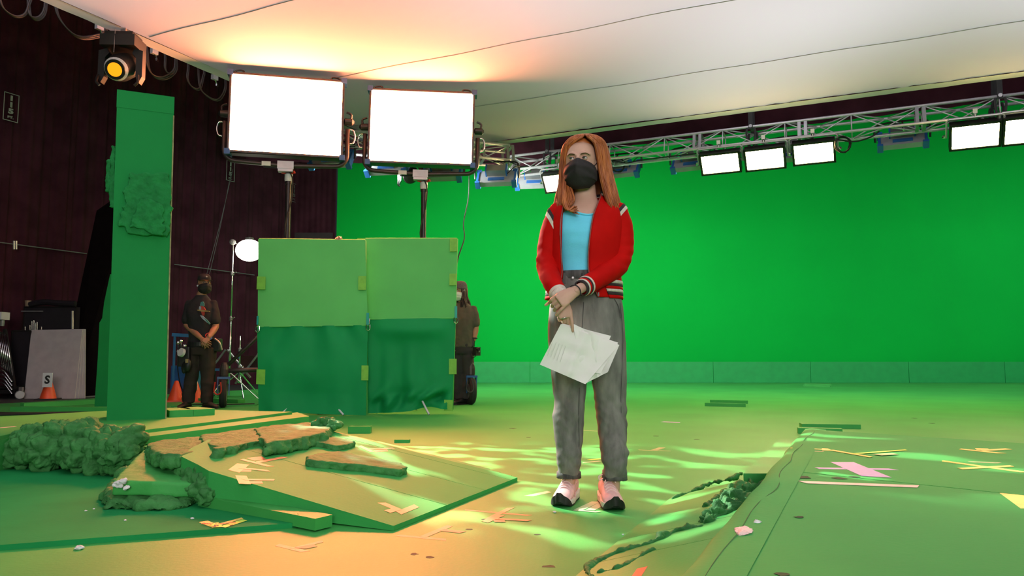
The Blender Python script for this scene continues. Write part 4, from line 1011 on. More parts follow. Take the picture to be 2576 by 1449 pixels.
put('shade', Geo().ball(lc_, (0.205, 0.20, 0.17), 24, 16), LANT, ln, smooth=True)
put('lamp_ring', Geo().lathe(lc_ + UP * 0.15, [(0.05, 0), (0.06, 0.01), (0.06, 0.05), (0.02, 0.06)], UP, 14), BLACK_PL, ln)
cstand(600, 985, 11.9, 845, 'shorter chrome stand with blue tape right of the person in black', (60, 180, 300))
put('blue_tape_wrap', Geo().lathe(D(600, 895, 11.9), [(0.02, -.04), (0.024, -.04), (0.024, .04), (0.02, .04)], UP, 10), BLUE_PL, bpy.data.objects['grip_stand.001'])
BLUE_FR = mat('blue_frame', (0.03, 0.16, 0.36), rough=0.5, var=0.15)
def cross_frame():
    b = D(580, 980, 12.5); root = thing('blue_work_table', 'low blue framed rolling table behind the lantern stands', 'cart', (b.x, b.y, 0))
    A = lambda x, y, Y=12.5: D(x, y, Y)
    put('cross_rail', Geo().bar(A(520, 930), A(660, 930), 0.05, 0.04), BLUE_FR, root)
    put('brace_bar', Geo().tube([A(572, 880), A(630, 950)], 0.018, 6), STEEL, root); put('brace_bar', Geo().tube([A(650, 890), A(592, 965)], 0.018, 6), STEEL, root)
    put('brace_bar', Geo().tube([A(567, 880), A(533, 925)], 0.016, 6), STEEL, root)
    for x in (540, 655):
        q = A(x, 930); put('leg', Geo().tube([q, Vector((q.x, q.y, 0.02))], 0.02, 6), BLACK_MET, root)
    put('shelf_box', Geo().box(A(625, 912) + Vector((0, .2, 0)), (0.32, 0.3, 0.22)), mat('maroon_case', (0.035, 0.008, 0.008), rough=0.5, var=0.2), root)
cross_frame()
def blue_cart():
    b = D(462, 975, 11.4); root = thing('blue_equipment_cart', 'dark blue equipment cart behind the person in black', 'cart', (b.x, b.y, 0))
    A = lambda x, y, Y=11.4: D(x, y, Y)
    put('cabinet', Geo().box(Vector((b.x, b.y + .25, 0.30)), (0.40, 0.5, 0.46)), BLUE_MET, root)
    for x in (440, 488):
        q = A(x, 842); put('post', Geo().tube([Vector((q.x, q.y, .05)), q], 0.02, 6), BLUE_FR, root)
    put('top_rail', Geo().bar(A(434, 842), A(492, 845), 0.05, 0.05), BLUE_FR, root)
    for i, (x, y0, y1) in enumerate(((448, 862, 900), (455, 858, 930), (464, 870, 912))):
        put('clamp', Geo().tube([A(x, y0, 11.3), A(x + 3, y1, 11.3)], 0.013, 6), CHROME, root)
        put('clamp_head', Geo().ball(A(x, y0, 11.28), 0.028, 8, 6), CHROME, root)
    put('cable_loop', Geo().tube(smoothpath([A(452, 845), A(446, 905), A(452, 960), A(462, 985)], 4), 0.008, 5), RUBBER, root)
    put('cloth_roll', Geo().ball(A(459, 884, 11.2), (0.085, .06, .05), 10, 8), WHITE_PL, root)
    for dx in (-.16, .16): put('caster', Geo().lathe(Vector((b.x + dx, b.y + .1, .035)) - Vector((.015, 0, 0)), [(.01, 0), (.035, 0), (.035, .03), (.01, .03)], Vector((1, 0, 0)), 12), RUBBER, root)
blue_cart()
ORANGE = mat('cone_orange', (0.85, 0.09, 0.025), rough=0.45, var=0.08)
WHITE_CARD = mat('white_card', (0.72, 0.72, 0.72), rough=0.7, var=0.05)
def cone(px, py, Y, h, label, letter=None, ldx=0, ldy=0):
    b = D(px, py, Y); b.z = 0.0
    root = thing('traffic_cone', label, 'traffic cone', b)
    put('base', Geo().box(b + UP * 0.012, (0.30, 0.30, 0.022), (Vector((.96, .28, 0)), Vector((-.28, .96, 0)), UP)), RUBBER if letter == 'S' else ORANGE, root)
    put('cone_body', Geo().lathe(b, [(0.115, 0.02), (0.11, 0.05), (0.028, h), (0.02, h + .01)], UP, 20), ORANGE, root, smooth=True, angle=40)
    if letter:
        c = b + Vector((0.055 + ldx, -0.13, h * .82 + ldy)); X = Vector((1, 0, 0)); Zt = Vector((-.08, 0.12, 1)).normalized()
        cd = put('letter_card', Geo().box(c, (0.15, 0.006, 0.22), (X, Vector((0, 1, -.12)).normalized(), Zt)), WHITE_CARD, root, label='white card reading ' + letter)
        g = textgeo(letter, 0.17, 0.006, 0.001); g.move(frame(X, Vector((0, -1, 0.05)).cross(X) * -1 if False else Vector((0, -1, .1)), c + Vector((0, -.008, 0)))); put('letter', g, INK, cd)
    return root
cone(121, 1002, 11.75, 0.34, 'orange traffic cone with letter S card by the white boards', 'S', 0.0, 0.03)
cone(491, 990, 11.2, 0.30, 'orange traffic cone with letter Y card behind the person in black', 'Y', -0.05, 0.05)
cone(443, 992, 11.3, 0.30, 'orange traffic cone half hidden by the pillar edge')
# white boards leaning against the dark cases
BOARD = mat('white_board', (0.40, 0.36, 0.37), rough=0.7, var=0.08)
for i in range(4):
    o = i * 0.05; Yb = 12.0 + o * 0.5; sh = 9 - i * 0
    A = [D(60 + i * 9, 1003, Yb), D(188 + i * 8.5, 1001, Yb), D(207 + i * 2.6, 829 - i * .4, Yb + .42), D(79 + i * 2.6, 830, Yb + .42)]
    for p in A[:2]: p.z = 0.004
    lb = ['frontmost white board leaning behind the letter S cone', 'second white board in the leaning stack', 'third white board in the leaning stack', 'rearmost white board in the leaning stack, right edge showing'][i]
    nrm = (A[1] - A[0]).cross(A[3] - A[0]).normalized(); nrm = nrm if nrm.y > 0 else -nrm
    put('leaning_board', Geo().hexa(A, [p + nrm * 0.02 for p in A]), BOARD, label=lb, cat='board')
# dark cases and shelf against the wall
CASE = mat('dark_case', (0.012, 0.009, 0.013), rough=0.5, var=0.2)
def dark_case(x0, y0, x1, y1, Y, label, name='road_case', dep=0.5, rails=True, z0=0.0):
    a, b = D(x0, y1, Y), D(x1, y0, Y); lo = z0
    c = Vector(((a.x + b.x) / 2, Y + dep / 2, (lo + b.z) / 2)); root = thing(name, label, 'case', (c.x, c.y, lo))
    put('body', Geo().box(c, (b.x - a.x, dep, b.z - lo)), CASE, root)
    if rails:
        g = Geo()
        put('edge_rail', Geo().bar((a.x, Y - .005, b.z), (b.x, Y - .005, b.z), 0.02, 0.02), BLACK_MET, root)
        for x in (a.x, b.x): put('edge_rail', Geo().bar((x, Y - .005, lo), (x, Y - .005, b.z), 0.02, 0.02), BLACK_MET, root)
    return root, a, b
dark_case(22, 832, 78, 985, 12.4, 'black road case left of the leaning white boards', dep=0.2)
sh, a, b = dark_case(50, 772, 192, 990, 12.72, 'black shelving cabinet behind the leaning white boards', 'shelf_cabinet', 0.12)
put('top_bundle', Geo().tube(smoothpath([D(75, 766, 12.68), D(110, 760, 12.68), D(150, 763, 12.68), D(190, 764, 12.68)], 4), [.05] * 13, 8), CASE, sh)
put('paper_cup', Geo().lathe(Vector((D(70, 771, 12.68).x, 12.68, D(70, 771, 12.68).z)), [(.04, 0), (.05, .10), (.046, .10)], UP, 12), mat('tan_cup', (0.25, 0.17, 0.11), rough=.7, var=.1), sh)
put('inner_rail', Geo().bar(D(54, 783, 12.70), D(108, 783, 12.70), .02, .02), STEEL, sh)
put('inner_post', Geo().tube([D(182, 782, 12.70), D(182, 828, 12.70)], .02, 6), STEEL, sh)
for i, (x, h_) in enumerate(((75, 818), (80, 808), (85, 806), (89, 812), (93, 810), (104, 822), (63, 822))):
    put('rod', Geo().tube([D(x, 835, 12.66), D(x, h_, 12.66)], .012, 5), CHROME, sh)
# cart of chrome tubes at the frame edge
def tube_cart():
    A = lambda x, y, Y=12.0: D(x, y, Y)
    b = A(0, 990); root = thing('tube_cart', 'black cart holding bent chrome tubes at the left frame edge', 'cart', (b.x, b.y, 0.0))
    g = Geo().bar(A(12, 828), A(38, 985), 0.05, 0.04); put('side_frame', g, BLACK_MET, root)
    put('side_frame', Geo().bar(A(-40, 828), A(-70, 985), 0.05, 0.04), BLACK_MET, root)
    put('base_tray', Geo().box(A(-15, 985) + Vector((0, .2, 0)), (0.72, 0.5, 0.06)), BLACK_MET, root)
    put('shelf', Geo().box(A(-15, 975) + Vector((0, .2, 0)), (0.66, 0.46, 0.03)), BLACK_MET, root)
    for i in range(6):
        x = -8 + i * 5; put('chrome_tube', Geo().tube([A(x - 2, 830 + i * 2, 11.98), A(x + 14, 925 + i * 4, 11.98)], .014, 6), CHROME, root, smooth=True)
    for i in range(4):
        y = 935 + i * 10
        put('bent_tube', Geo().tube(smoothpath([A(-30, y - 6, 11.9), A(-6, y - 4, 11.9), A(10, y, 11.9), A(24, y + 18, 11.9), A(30, y + 26, 11.9)], 4), .015, 6), CHROME, root, smooth=True)
    put('strap', Geo().bar(A(-10, 925, 11.93), A(26, 908, 11.93), .02, .01), RUBBER, root)
    put('clutter_box', Geo().box(A(0, 795), (0.18, .2, .12)), WHITE_PL, root); put('clutter_bottle', Geo().lathe(A(5, 820), [(.03, 0), (.035, .05), (.03, .14), (.012, .17)], UP, 10), STEEL, root)
    c = A(53, 990, 11.9); c.z = .07
    for cc in (c, c + Vector((-.75, 0, 0))):
        cs = put('caster', Geo().lathe(cc - Vector((.02, 0, 0)), [(.02, 0), (.06, 0), (.07, .01), (.07, .03), (.06, .04), (.02, .04)], Vector((.6, -.8, 0)), 16), STEEL, root, smooth=True, angle=40)
        put('caster_fork', Geo().box(cc + UP * .09, (.05, .05, .06)), STEEL, cs)
    put('caster_arm', Geo().bar(A(36, 982), c + UP * .1, .03, .03), BLACK_MET, root)
tube_cart()
put('debris_stick', Geo().tube([G(195, 1003) + UP * .02, G(240, 1000) + UP * .02], .012, 5), STEEL, label='thin grey stick on the floor behind the pillar', cat='stick')
# black curtain panel leaning in front of the wall
A = [D(243, 530, 13.2), D(330, 470, 13.2), D(330, 1000, 13.0), D(188, 1000, 12.66), D(190, 780, 13.0)]
for i in (2, 3): A[i].z = 0.0
put('black_curtain_panel', Geo().prism(A, [p + Vector((0.02, 0.05, 0)) for p in A]), mat('blackest_cloth', (0.006, 0.004, 0.004), rough=1.0, var=0.2, spec=0.05), label='black cloth panel hanging behind the pillar', cat='curtain')
put('grey_wall_panel', Geo().box(D(788, 640, 18.86), (0.95, 0.04, 1.1)), mat('dull_grey', (0.035, 0.022, 0.025), rough=.9, var=.2), label='dull grey panel on the wall above the left flag', cat='panel')
# wall rail with couplers
def WL(x, y, off=0.06): return PL(x, y, Vector((wall_x(12), 12, 0)) + E2 * off, E2)
PIPE = mat('dull_pipe', (0.16, 0.16, 0.16), rough=0.6, metal=0.3, var=0.15)
def wall_rail(pts, label):
    P = [WL(*p, 0.12) for p in pts]; root = thing('wall_pipe', label, 'pipe', P[0]); put('pipe', Geo().tube(P, 0.010, 6), PIPE, root); return root
wr_ = wall_rail([(-60, 602), (218, 638)], 'thin grey pipe across the black drape at left')
for dx in (-3, 3): put('coupler', Geo().bar(WL(38 + dx, 606, .14), WL(38 + dx, 627, .14), .02, .02), SILVER, wr_)
wall_rail([(438, 665), (640, 692)], 'thin grey pipe on the drape behind the person in black')
for a, b, lb in (((586, 425), (520, 690), 'left of two slack wires rising from the person in black'), ((580, 440), (527, 690), 'right of two slack wires rising from the person in black')):
    cable('guy_wire', lb, [WL(*a, .15), WL((a[0] + b[0]) / 2 + 2, (a[1] + b[1]) / 2, .2), WL(*b, .25)], 0.006, PIPE)
# stencilled wall markers
STENCIL = mat('stencil_paint', (0.30, 0.30, 0.27), rough=0.8, var=0.15)
STENCIL2 = mat('stencil_paint_faded', (0.10, 0.08, 0.08), rough=0.8, var=0.15)
def marker(px, py, h, label, m=STENCIL, rot=0):
    c = WL(px, py, 0.09); s = h / 0.47
    root = thing('wall_marker', label, 'sign', c - UP * h / 2)
    g = Geo(); W_, H_ = 0.24 * s, h
    for sg in (-1, 1):
        g.box(c + E1 * sg * W_ / 2, (0.012, .006, H_), (E1, E2, UP)); g.box(c + UP * sg * H_ / 2, (W_ + .012, .006, 0.012), (E1, E2, UP))
    put('border', g, m, root)
    for ch, dz, sz in (('1', .152, .125), ('1', .040, .125), ('5', -.072, .125), ('FT.', -.175, .055)):
        t = textgeo(ch, sz * s, 0.008 * s * (sz / .16), 0.002)
        t.move(frame(E1, E2, c + UP * dz * s) @ Matrix.Diagonal((1.45, .95, 1, 1))); put('numeral', t, m, root)
marker(28, 270, 0.47, 'stencilled 115 FT. marker at far left of the black drape')
marker(580, 430, 0.46, 'stencilled 115 FT. marker beside the left large light stand')
marker(740, 485, 0.46, 'faded 115 FT. marker behind the left large light stand', STENCIL2)

# ------------------------------------------------------------------ moving lamps, clamps and cables along the left silk edge
AMBER = glow('amber_lens', (1.0, 0.30, 0.008), 1.7)
def moving_head(c, label, s=1.0, lens=True):
    root = thing('moving_head_lamp', label, 'stage light', c - UP * 0.36 * s)
    X, f = Vector((1, 0.05, 0)).normalized(), Vector((0.05, -1, 0)).normalized()
    put('base', Geo().box(c + UP * 0.27 * s, (0.42 * s, 0.34 * s, 0.14 * s), (X, f, UP)), BLACK_PL, root)
    put('base_trim', Geo().box(c + UP * 0.36 * s, (0.34 * s, 0.28 * s, 0.06 * s), (X, f, UP)), BLACK_MET, root)
    for sg in (-1, 1):
        g = Geo(); pts = [(0.17, .20), (0.27, .17), (0.27, -.16), (0.23, -.24), (0.19, -.16), (0.19, .08), (0.14, .14)]
        q = [c + X * sg * a * s + UP * b * s for a, b in pts]
        put('yoke_arm', Geo().prism([p - f * 0.035 * s for p in q], [p + f * 0.06 * s for p in q]), BLACK_PL, root)
        put('grip', Geo().tube(smoothpath([c + X * sg * .24 * s - UP * .16 * s + f * .1 * s, c + X * sg * .25 * s - UP * .25 * s + f * .12 * s, c + X * sg * .21 * s - UP * .30 * s + f * .12 * s], 3), .018 * s, 6), BLACK_MET, root)
    d = (f - UP * 0.55).normalized()
    hd = put('head', Geo().lathe(c - UP * 0.02 - d * 0.2 * s, [(0.10 * s, 0), (0.16 * s, 0.06 * s), (0.17 * s, 0.26 * s), (0.13 * s, 0.38 * s), (0.12 * s, 0.42 * s)], d, 24), BLACK_PL, root, smooth=True, angle=40)
    put('head_trim', Geo().lathe(c - UP * 0.02 + d * 0.16 * s, [(0.14 * s, 0), (0.145 * s, .02), (0.12 * s, .05)], d, 24), WHITE_PL if lens else BLACK_MET, hd)
    if lens: put('lens', Geo().lathe(c - UP * 0.02 + d * 0.20 * s, [(0.09 * s, 0), (0.085 * s, 0.025 * s), (0.05 * s, 0.04 * s), (0.01, 0.045 * s)], d, 24), AMBER, hd, smooth=True, label='glowing amber lens')
    put('omega_clamp', Geo().box(c + UP * 0.44 * s, (0.06, 0.05, 0.12), (X, f, UP)), STEEL, root)
    put('safety_wire', Geo().tube([c + UP * .42 * s + f * .16 - X * .03, c + UP * .1 * s + f * .17 - X * .03], .004, 4), STEEL, root)
mh = D(308, 165, 9.0)
moving_head(mh, 'black moving head lamp with amber lens above the pillar', 0.98)
moving_head(D(1033, 437, 13.35), 'black moving head lamp seen under the right large panel', 0.85, lens=False)
def silk_left(s, dz=0.0, out=0.1): return SC0 - E1 * s - E2 * out + UP * dz
put('grid_pipe', Geo().tube([silk_left(-1, .22, .32), silk_left(15, .22, .32)], 0.024, 8), BLACK_MET, label='black lighting pipe running along the left silk edge', cat='pipe', smooth=True)
for px, py, lb in ((250, 68, 'silver clamp on the silk edge left of the moving lamp'), (388, 130, 'silver clamp on the silk edge right of the moving lamp'), (540, 195, 'silver clamp on the silk edge beside the left large panel')):
    c = PL(px, py, SC0 - E2 * .16, E2); root = thing('silk_clamp', lb, 'clamp', c - UP * .06)
    put('jaw', Geo().box(c, (.05, .09, .07), (E2, E1, UP)), SILVER, root); put('bolt', Geo().tube([c, c - UP * .1 + E1 * .05], .012, 6), CHROME, root); put('wing_nut', Geo().box(c - UP * .1 + E1 * .05, (.015, .06, .03)), CHROME, root)
def swag(pts, lb, n=3):
    root = None
    for k in range(n):
        P = [PL(x + k * 3, y + k * 3.5, SC0 - E2 * (.26 + .03 * k), E2) for x, y in pts]
        P = [P[0] + UP * .28 - E2 * .05] + P + [P[-1] + UP * .28 - E2 * .05]
        if root is None: root = thing('swagged_cable', lb, 'cable', P[len(P) // 2])
        put('cable_strand', Geo().tube(smoothpath(P, 5), .010, 5), RUBBER2, root, smooth=True)
RUBBER2 = mat('dull_cable', (0.05, 0.035, 0.035), rough=0.5, var=0.1)
swag([(-2, -8), (10, 22), (38, 40), (62, 34), (72, 8), (76, -10)], 'swagged black cables in the top left corner', 2)
swag([(72, 32), (90, 44), (106, 32), (112, 5)], 'small bright swag of cable near the top left corner', 3)
swag([(138, 16), (150, 48), (178, 80), (205, 92), (240, 88), (262, 76)], 'long swag of cables left of the moving lamp', 3)
swag([(366, 124), (370, 165), (385, 188), (410, 193), (432, 180), (440, 160)], 'swag of cables right of the moving lamp', 3)
swag([(414, 142), (414, 170), (424, 184), (436, 176), (440, 150)], 'narrow swag of cable in the middle of the silk edge', 2)
swag([(472, 165), (470, 195), (480, 215), (500, 222), (510, 190), (512, 178)], 'swag of cables near the left large panel', 2)
swag([(502, 218), (520, 240), (545, 250), (560, 235), (566, 210)], 'lowest swag of cable touching the left large panel', 2)

# ------------------------------------------------------------------ people
def shell(rows, n, thick, g=None):
    """open shell: rows = (x, y, z, rx, rf, rb, th0, th1) ; th measured from the front (-Y), positive to the right of the picture,
    running from th1 around the back to th0 + 2pi"""
    g = g or Geo(); O = []; I = []
    for (x, y, z, rx, rf, rb, t0, t1) in rows:
        a, b = [], []
        for k in range(n + 1):
            th = lerp(t1, 2 * math.pi + t0, k / n); c, s = math.cos(th), math.sin(th); rr = rf if c > 0 else rb
            a.append(Vector((x + rx * s, y - rr * c, z))); b.append(Vector((x + (rx - thick) * s, y - (rr - thick) * c, z)))
        O.append(a); I.append(b)
    m = len(rows); n1 = n + 1
    vs = [p for r in O for p in r] + [p for r in I for p in r]; o = m * n1; fs = []
    for i in range(m - 1):
        for k in range(n):
            fs.append([i * n1 + k, i * n1 + k + 1, (i + 1) * n1 + k + 1, (i + 1) * n1 + k])
            fs.append([o + i * n1 + k, o + (i + 1) * n1 + k, o + (i + 1) * n1 + k + 1, o + i * n1 + k + 1])
        fs.append([i * n1, (i + 1) * n1, o + (i + 1) * n1, o + i * n1]); fs.append([i * n1 + n, o + i * n1 + n, o + (i + 1) * n1 + n, (i + 1) * n1 + n])
    for k in range(n):
        fs.append([k, o + k, o + k + 1, k + 1]); q = (m - 1) * n1; fs.append([q + k, q + k + 1, o + q + k + 1, o + q + k])
    return g.add(vs, fs)
def resample(rows, k):
    out = []; P = [Vector((*r[:3],)) for r in rows]
    for i in range(len(rows) - 1):
        for j in range(k):
            t = j / k; t2 = t * t * (3 - 2 * t) if False else t
            out.append(tuple(lerp(a, b, t2) for a, b in zip(rows[i], rows[i + 1])))
    out.append(tuple(rows[-1])); return out
def crow(rows, k=4):                 # Catmull-Rom through rows of numbers
    out = []; n = len(rows)
    for i in range(n - 1):
        a, b, c, d = rows[max(i - 1, 0)], rows[i], rows[i + 1], rows[min(i + 2, n - 1)]
        for j in range(k):
            t = j / k
            out.append(tuple(0.5 * (2 * q + (r - p) * t + (2 * p - 5 * q + 4 * r - s) * t * t + (3 * q - p - 3 * r + s) * t ** 3) for p, q, r, s in zip(a, b, c, d)))
    out.append(tuple(rows[-1])); return out

def hand(g, W, d, nrm, side, s=1.0, curls=None, spread=None, thumb=(35, 20, 15), thumb_out=45, r=1.0):
    """W wrist, d towards the knuckles, nrm out of the back of the hand, side = +1 thumb lies along d x nrm"""
    d = Vector(d).normalized(); nrm = Vector(nrm); nrm = (nrm - d * nrm.dot(d)).normalized(); l = d.cross(nrm) * side
    curls = curls or [(15, 20, 12)] * 4; spread = spread or (6, 2, -2, -7)
    K = W + d * 0.088 * s
    sec = []
    for t, wd, th, off in ((-0.02, .024, .019, 0), (0.0, .025, .018, 0), (0.02, .029, .0175, .002), (0.045, .034, .016, .002), (0.07, .037, .0135, .001), (0.085, .0365, .0110, 0), (0.094, .033, .0092, 0), (0.100, .026, .0065, 0)):
        c = W + d * t * s + l * off * s
        sec.append([c + l * (wd * math.cos(a)) * s + nrm * (th * math.sin(a)) * s for a in [2 * math.pi * k / 14 for k in range(14)]])
    g.rings(sec)
    L = [(.043, .026, .020), (.047, .030, .021), (.044, .028, .021), (.035, .021, .018)]
    for i in range(4):
        off = (0.0275 - 0.0188 * i) * s
        p = K + l * off - d * (0.006 + 0.003 * abs(i - 1.2)) * s
        a0 = math.radians(spread[i]); dd = (d * math.cos(a0) + l * math.sin(a0)).normalized()
        pts = [p - dd * 0.012 * s]; rad = [.0100 * s * r]; ang = 0; q = p
        for j in range(3):
            pts.append(q.copy()); rad.append((.0102, .0090, .0082)[j] * s * r * (0.88 if i == 3 else 1))
            ang += math.radians(curls[i][j]); e = dd * math.cos(ang) - nrm * math.sin(ang)
            q2 = q + e * L[i][j] * s
            pts.append(lerp(q, q2, 0.5)); rad.append((.0088, .0081, .0075)[j] * s * r * (0.88 if i == 3 else 1)); q = q2
        pts.append(q); rad.append(.0062 * s * r)
        g.tube(pts, rad, 10, round_cap=True, ref=nrm)
    p = W + d * 0.030 * s + l * 0.018 * s - nrm * 0.014 * s; a0 = math.radians(thumb_out); dd = (d * math.cos(a0) + l * math.sin(a0) - nrm * 0.35).normalized()
    q = p; pts = [p - dd * .01 * s]; rad = [.009 * s]; ang = 0; bend = (d * math.sin(a0) * 1 - l * math.cos(a0) * 0.2 - nrm * .5).normalized()
    for j, LL in enumerate((.040, .032, .026)):
        pts.append(q.copy()); rad.append((.0112, .0098, .0088)[j] * s * r); ang += math.radians(thumb[j]); q = q + (dd * math.cos(ang) + bend * math.sin(ang)) * LL * s
    pts.append(q); rad.append(.0062 * s * r)
    g.tube(pts, rad, 10, round_cap=True)
    return g

SKIN = mat('skin_pale', (0.56, 0.33, 0.25), rough=0.5, var=0.06, vscale=18, spec=0.35)
SKIN_T = mat('skin_tan', (0.36, 0.17, 0.10), rough=0.5, var=0.08, vscale=18, spec=0.35)
HAIRM = mat('red_hair', (0.50, 0.15, 0.035), rough=0.42, c2=(0.26, 0.06, 0.015), vscale=55, spec=0.5, stretch=(1, 1, 0.12), detail=2)
JACK = mat('red_jacket', (0.50, 0.004, 0.003), rough=0.75, var=0.10, vscale=10, bump=0.06, bscale=250, spec=0.08)
KNITW = mat('white_knit', (0.62, 0.56, 0.48), rough=0.85, var=0.12, vscale=60, bump=0.2, bscale=200)
KNITB = mat('black_knit', (0.028, 0.020, 0.022), rough=0.9, var=0.2, vscale=60, bump=0.2, bscale=200)
TEAL = mat('teal_top', (0.14, 0.66, 0.90), rough=0.8, var=0.06, vscale=8, bump=0.08, bscale=120)
MASKM = mat('black_mask', (0.014, 0.010, 0.011), rough=0.75, var=0.15, vscale=30, bump=0.1, bscale=200)
DENIM = mat('grey_denim', (0.23, 0.225, 0.205), rough=0.85, c2=(0.085, 0.083, 0.078), vscale=26, bump=0.12, bscale=400, detail=10, stretch=(1, 1, .3), lo=.25, hi=.75)
DENIM_D = mat('dark_denim', (0.035, 0.034, 0.034), rough=0.85, c2=(0.10, 0.10, 0.095), vscale=40, stretch=(1, 1, .2))
EYEW = mat('eye_white', (0.55, 0.50, 0.47), rough=0.2)
IRIS = mat('iris_green', (0.07, 0.075, 0.045), rough=0.2)
BROW = mat('brow_hair', (0.10, 0.035, 0.015), rough=0.7, var=0.2)
SHOEP = mat('pink_mesh', (0.80, 0.47, 0.46), rough=0.7, var=0.08, vscale=40, bump=0.15, bscale=320)
SHOEW = mat('white_midsole', (0.74, 0.70, 0.66), rough=0.5, var=0.06, vscale=20)
SHOEB = mat('black_outsole', (0.010, 0.008, 0.008), rough=0.6, var=0.1)
LACE = mat('pink_lace', (0.84, 0.56, 0.54), rough=0.7, var=0.06)
PAPER = mat('white_paper', (0.80, 0.78, 0.76), rough=0.7, var=0.04, vscale=5)

def head_geo(yaw, pitch, c, s=1.0, male=False):
    """face geometry around the head centre c; front is -Y"""
    rows = [(0, .012, .118, .012, .012, .012), (0, .014, .112, .036, .042, .046), (0, .012, .098, .056, .062, .066), (0, .010, .075, .068, .078, .082), (0, .008, .045, .0735, .087, .090), (0, .006, .015, .074, .089, .092),
            (0, .006, -.012, .072, .086, .090), (0, .004, -.04, .068, .086, .082), (0, 0, -.065, .062, .085, .070), (0, -.008, -.088, .052, .080, .058), (0, -.020, -.105, .040, .066, .040), (0, -.030, -.116, .024, .044, .020), (0, -.036, -.119, .010, .02, .008)]
    g = Geo().stack(crow(rows, 3), 32, 2.15)
    def T(x, y, z): return Vector((x, y, z))
    g.tube([T(0, -.082, .018), T(0, -.092, .0), T(0, -.104, -.022), T(0, -.106, -.034)], [.009, .0105, .013, .012], 10, round_cap=True)      # nose
    for sx in (-1, 1):
        g.ball((sx * .011, -.094, -.036), (.008, .010, .008), 10, 8)
        g.tube([T(sx * .012, -.087, .026), T(sx * .032, -.084, .031), T(sx * .052, -.066, .026)], [.007, .009, .006], 8, round_cap=True)   # brow ridge
        g.tube([T(sx * .030, -.074, -.03), T(sx * .045, -.064, -.035)], [.016, .016], 8, round_cap=True)
        g.ball((sx * .075, .008, -.008), (.008, .018, .030), 10, 8)       # ear
    g.tube([T(-.02, -.086, -.065), T(0, -.094, -.064), T(.02, -.086, -.065)], [.005, .008, .005], 8, round_cap=True)
    g.tube([T(-.018, -.084, -.074), T(0, -.091, -.075), T(.018, -.084, -.074)], [.005, .008, .005], 8, round_cap=True)
    if male: g.tube([T(-.04, -.055, -.10), T(0, -.082, -.112), T(.04, -.055, -.10)], [.016, .018, .016], 8, round_cap=True)
    M = Matrix.Translation(c) @ Matrix.Rotation(yaw, 4, 'Z') @ Matrix.Rotation(pitch, 4, 'X') @ Matrix.Scale(s, 4)
    return g.move(M), M
def eyes(M, parent, iris=IRIS, skin=SKIN, brow=BROW):
    for sx in (-1, 1):
        c = Vector((sx * .031, -.0765, .006))
        e = put('eye', Geo().ball((0, 0, 0), 0.0118, 16, 12).move(M @ Matrix.Translation(c)), EYEW, parent, smooth=True)
        put('iris', Geo().ball((0, 0, 0), (.0058, .0022, .0058), 14, 8).move(M @ Matrix.Translation(c + Vector((-.002, -.0112, .0005)))), iris, e, smooth=True)
        put('pupil', Geo().ball((0, 0, 0), (.0027, .0016, .0027), 10, 6).move(M @ Matrix.Translation(c + Vector((-.002, -.0130, .0005)))), INK, e, smooth=True)
        for up in (1, -1):            # eyelids: caps of a slightly larger ball
            g = Geo(); vs = []
            for i in range(7):
                for k in range(13):
                    th = math.radians(lerp(24 if up > 0 else 30, 80, i / 6)); ph = math.radians(lerp(-85, 85, k / 12)); th2 = th * (1 if True else 1)
                    th_e = lerp(th, math.radians(8), (abs(ph) / math.radians(85)) ** 2 * (1 - i / 6))
                    vs.append(Vector((math.sin(ph) * math.cos(th_e), -math.cos(ph) * math.cos(th_e), up * math.sin(th_e))) * 0.0132)
            g.add(vs, [[i * 13 + k, i * 13 + k + 1, (i + 1) * 13 + k + 1, (i + 1) * 13 + k] for i in range(6) for k in range(12)])
            put('eyelid', g.move(M @ Matrix.Translation(c)), skin, e, smooth=True)
        lash = [Vector((math.sin(a) * .0134, -math.cos(a) * .0134, .0046 - .0035 * (a / 1.2) ** 2)) + c for a in [math.radians(q) for q in range(-65, 66, 13)]]
        put('eyelash', Geo().tube([M @ p for p in lash], .0013, 5), INK, e)
        br = [Vector((sx * x, y, z)) for x, y, z in ((.014, -.0945, .021), (.026, -.0945, .0245), (.040, -.0875, .026), (.053, -.0745, .021))]
        put('eyebrow', Geo().tube([M @ p for p in smoothpath(br, 3)], [.0018, .0024, .0027, .0028, .0028, .0027, .0024, .002, .0016, .0012], 6, flat=.8), brow, parent, smooth=True)

# ================================================================== the red-haired woman
WY = 3.62
def P(x, y, dy=0.0): return D(x, y, WY + dy)
HC = P(1461, 414, -0.01)             # head centre
HYAW, HPITCH = math.radians(-14), math.radians(-3)
hg, HM = head_geo(HYAW, HPITCH, HC, 1.02)
body = Geo(); body.v = hg.v; body.f = hg.f
def prow(x0, x1, y, rf, rb, dy=0.0):
    a, b = P(x0, y, dy), P(x1, y, dy); return ((a.x + b.x) / 2, a.y, a.z, (b.x - a.x) / 2, rf, rb)
body.stack(crow([prow(1441, 1497, 465, .052, .056, .025), prow(1442, 1500, 490, .050, .056, .03), prow(1438, 1506, 508, .056, .062, .03), prow(1415, 1530, 522, .070, .075, .03), prow(1392, 1556, 534, .085, .085, .03), prow(1388, 1560, 560, .098, .09, .03), prow(1398, 1552, 600, .105, .09, .03), prow(1402, 1548, 640, .10, .085, .03), prow(1404, 1546, 690, .095, .085, .03), prow(1396, 1556, 760, .10, .105, .03), prow(1390, 1562, 830, .10, .11, .03), prow(1394, 1560, 880, .09, .10, .03)], 2), 26, 2.3)
SHO_L, ELB_L, WRI_L = P(1402, 548, .03), P(1378, 664, .04), P(1412, 750, -.215)
SHO_R, ELB_R, WRI_R = P(1552, 548, .03), P(1560, 668, .03), P(1449, 732, -.255)
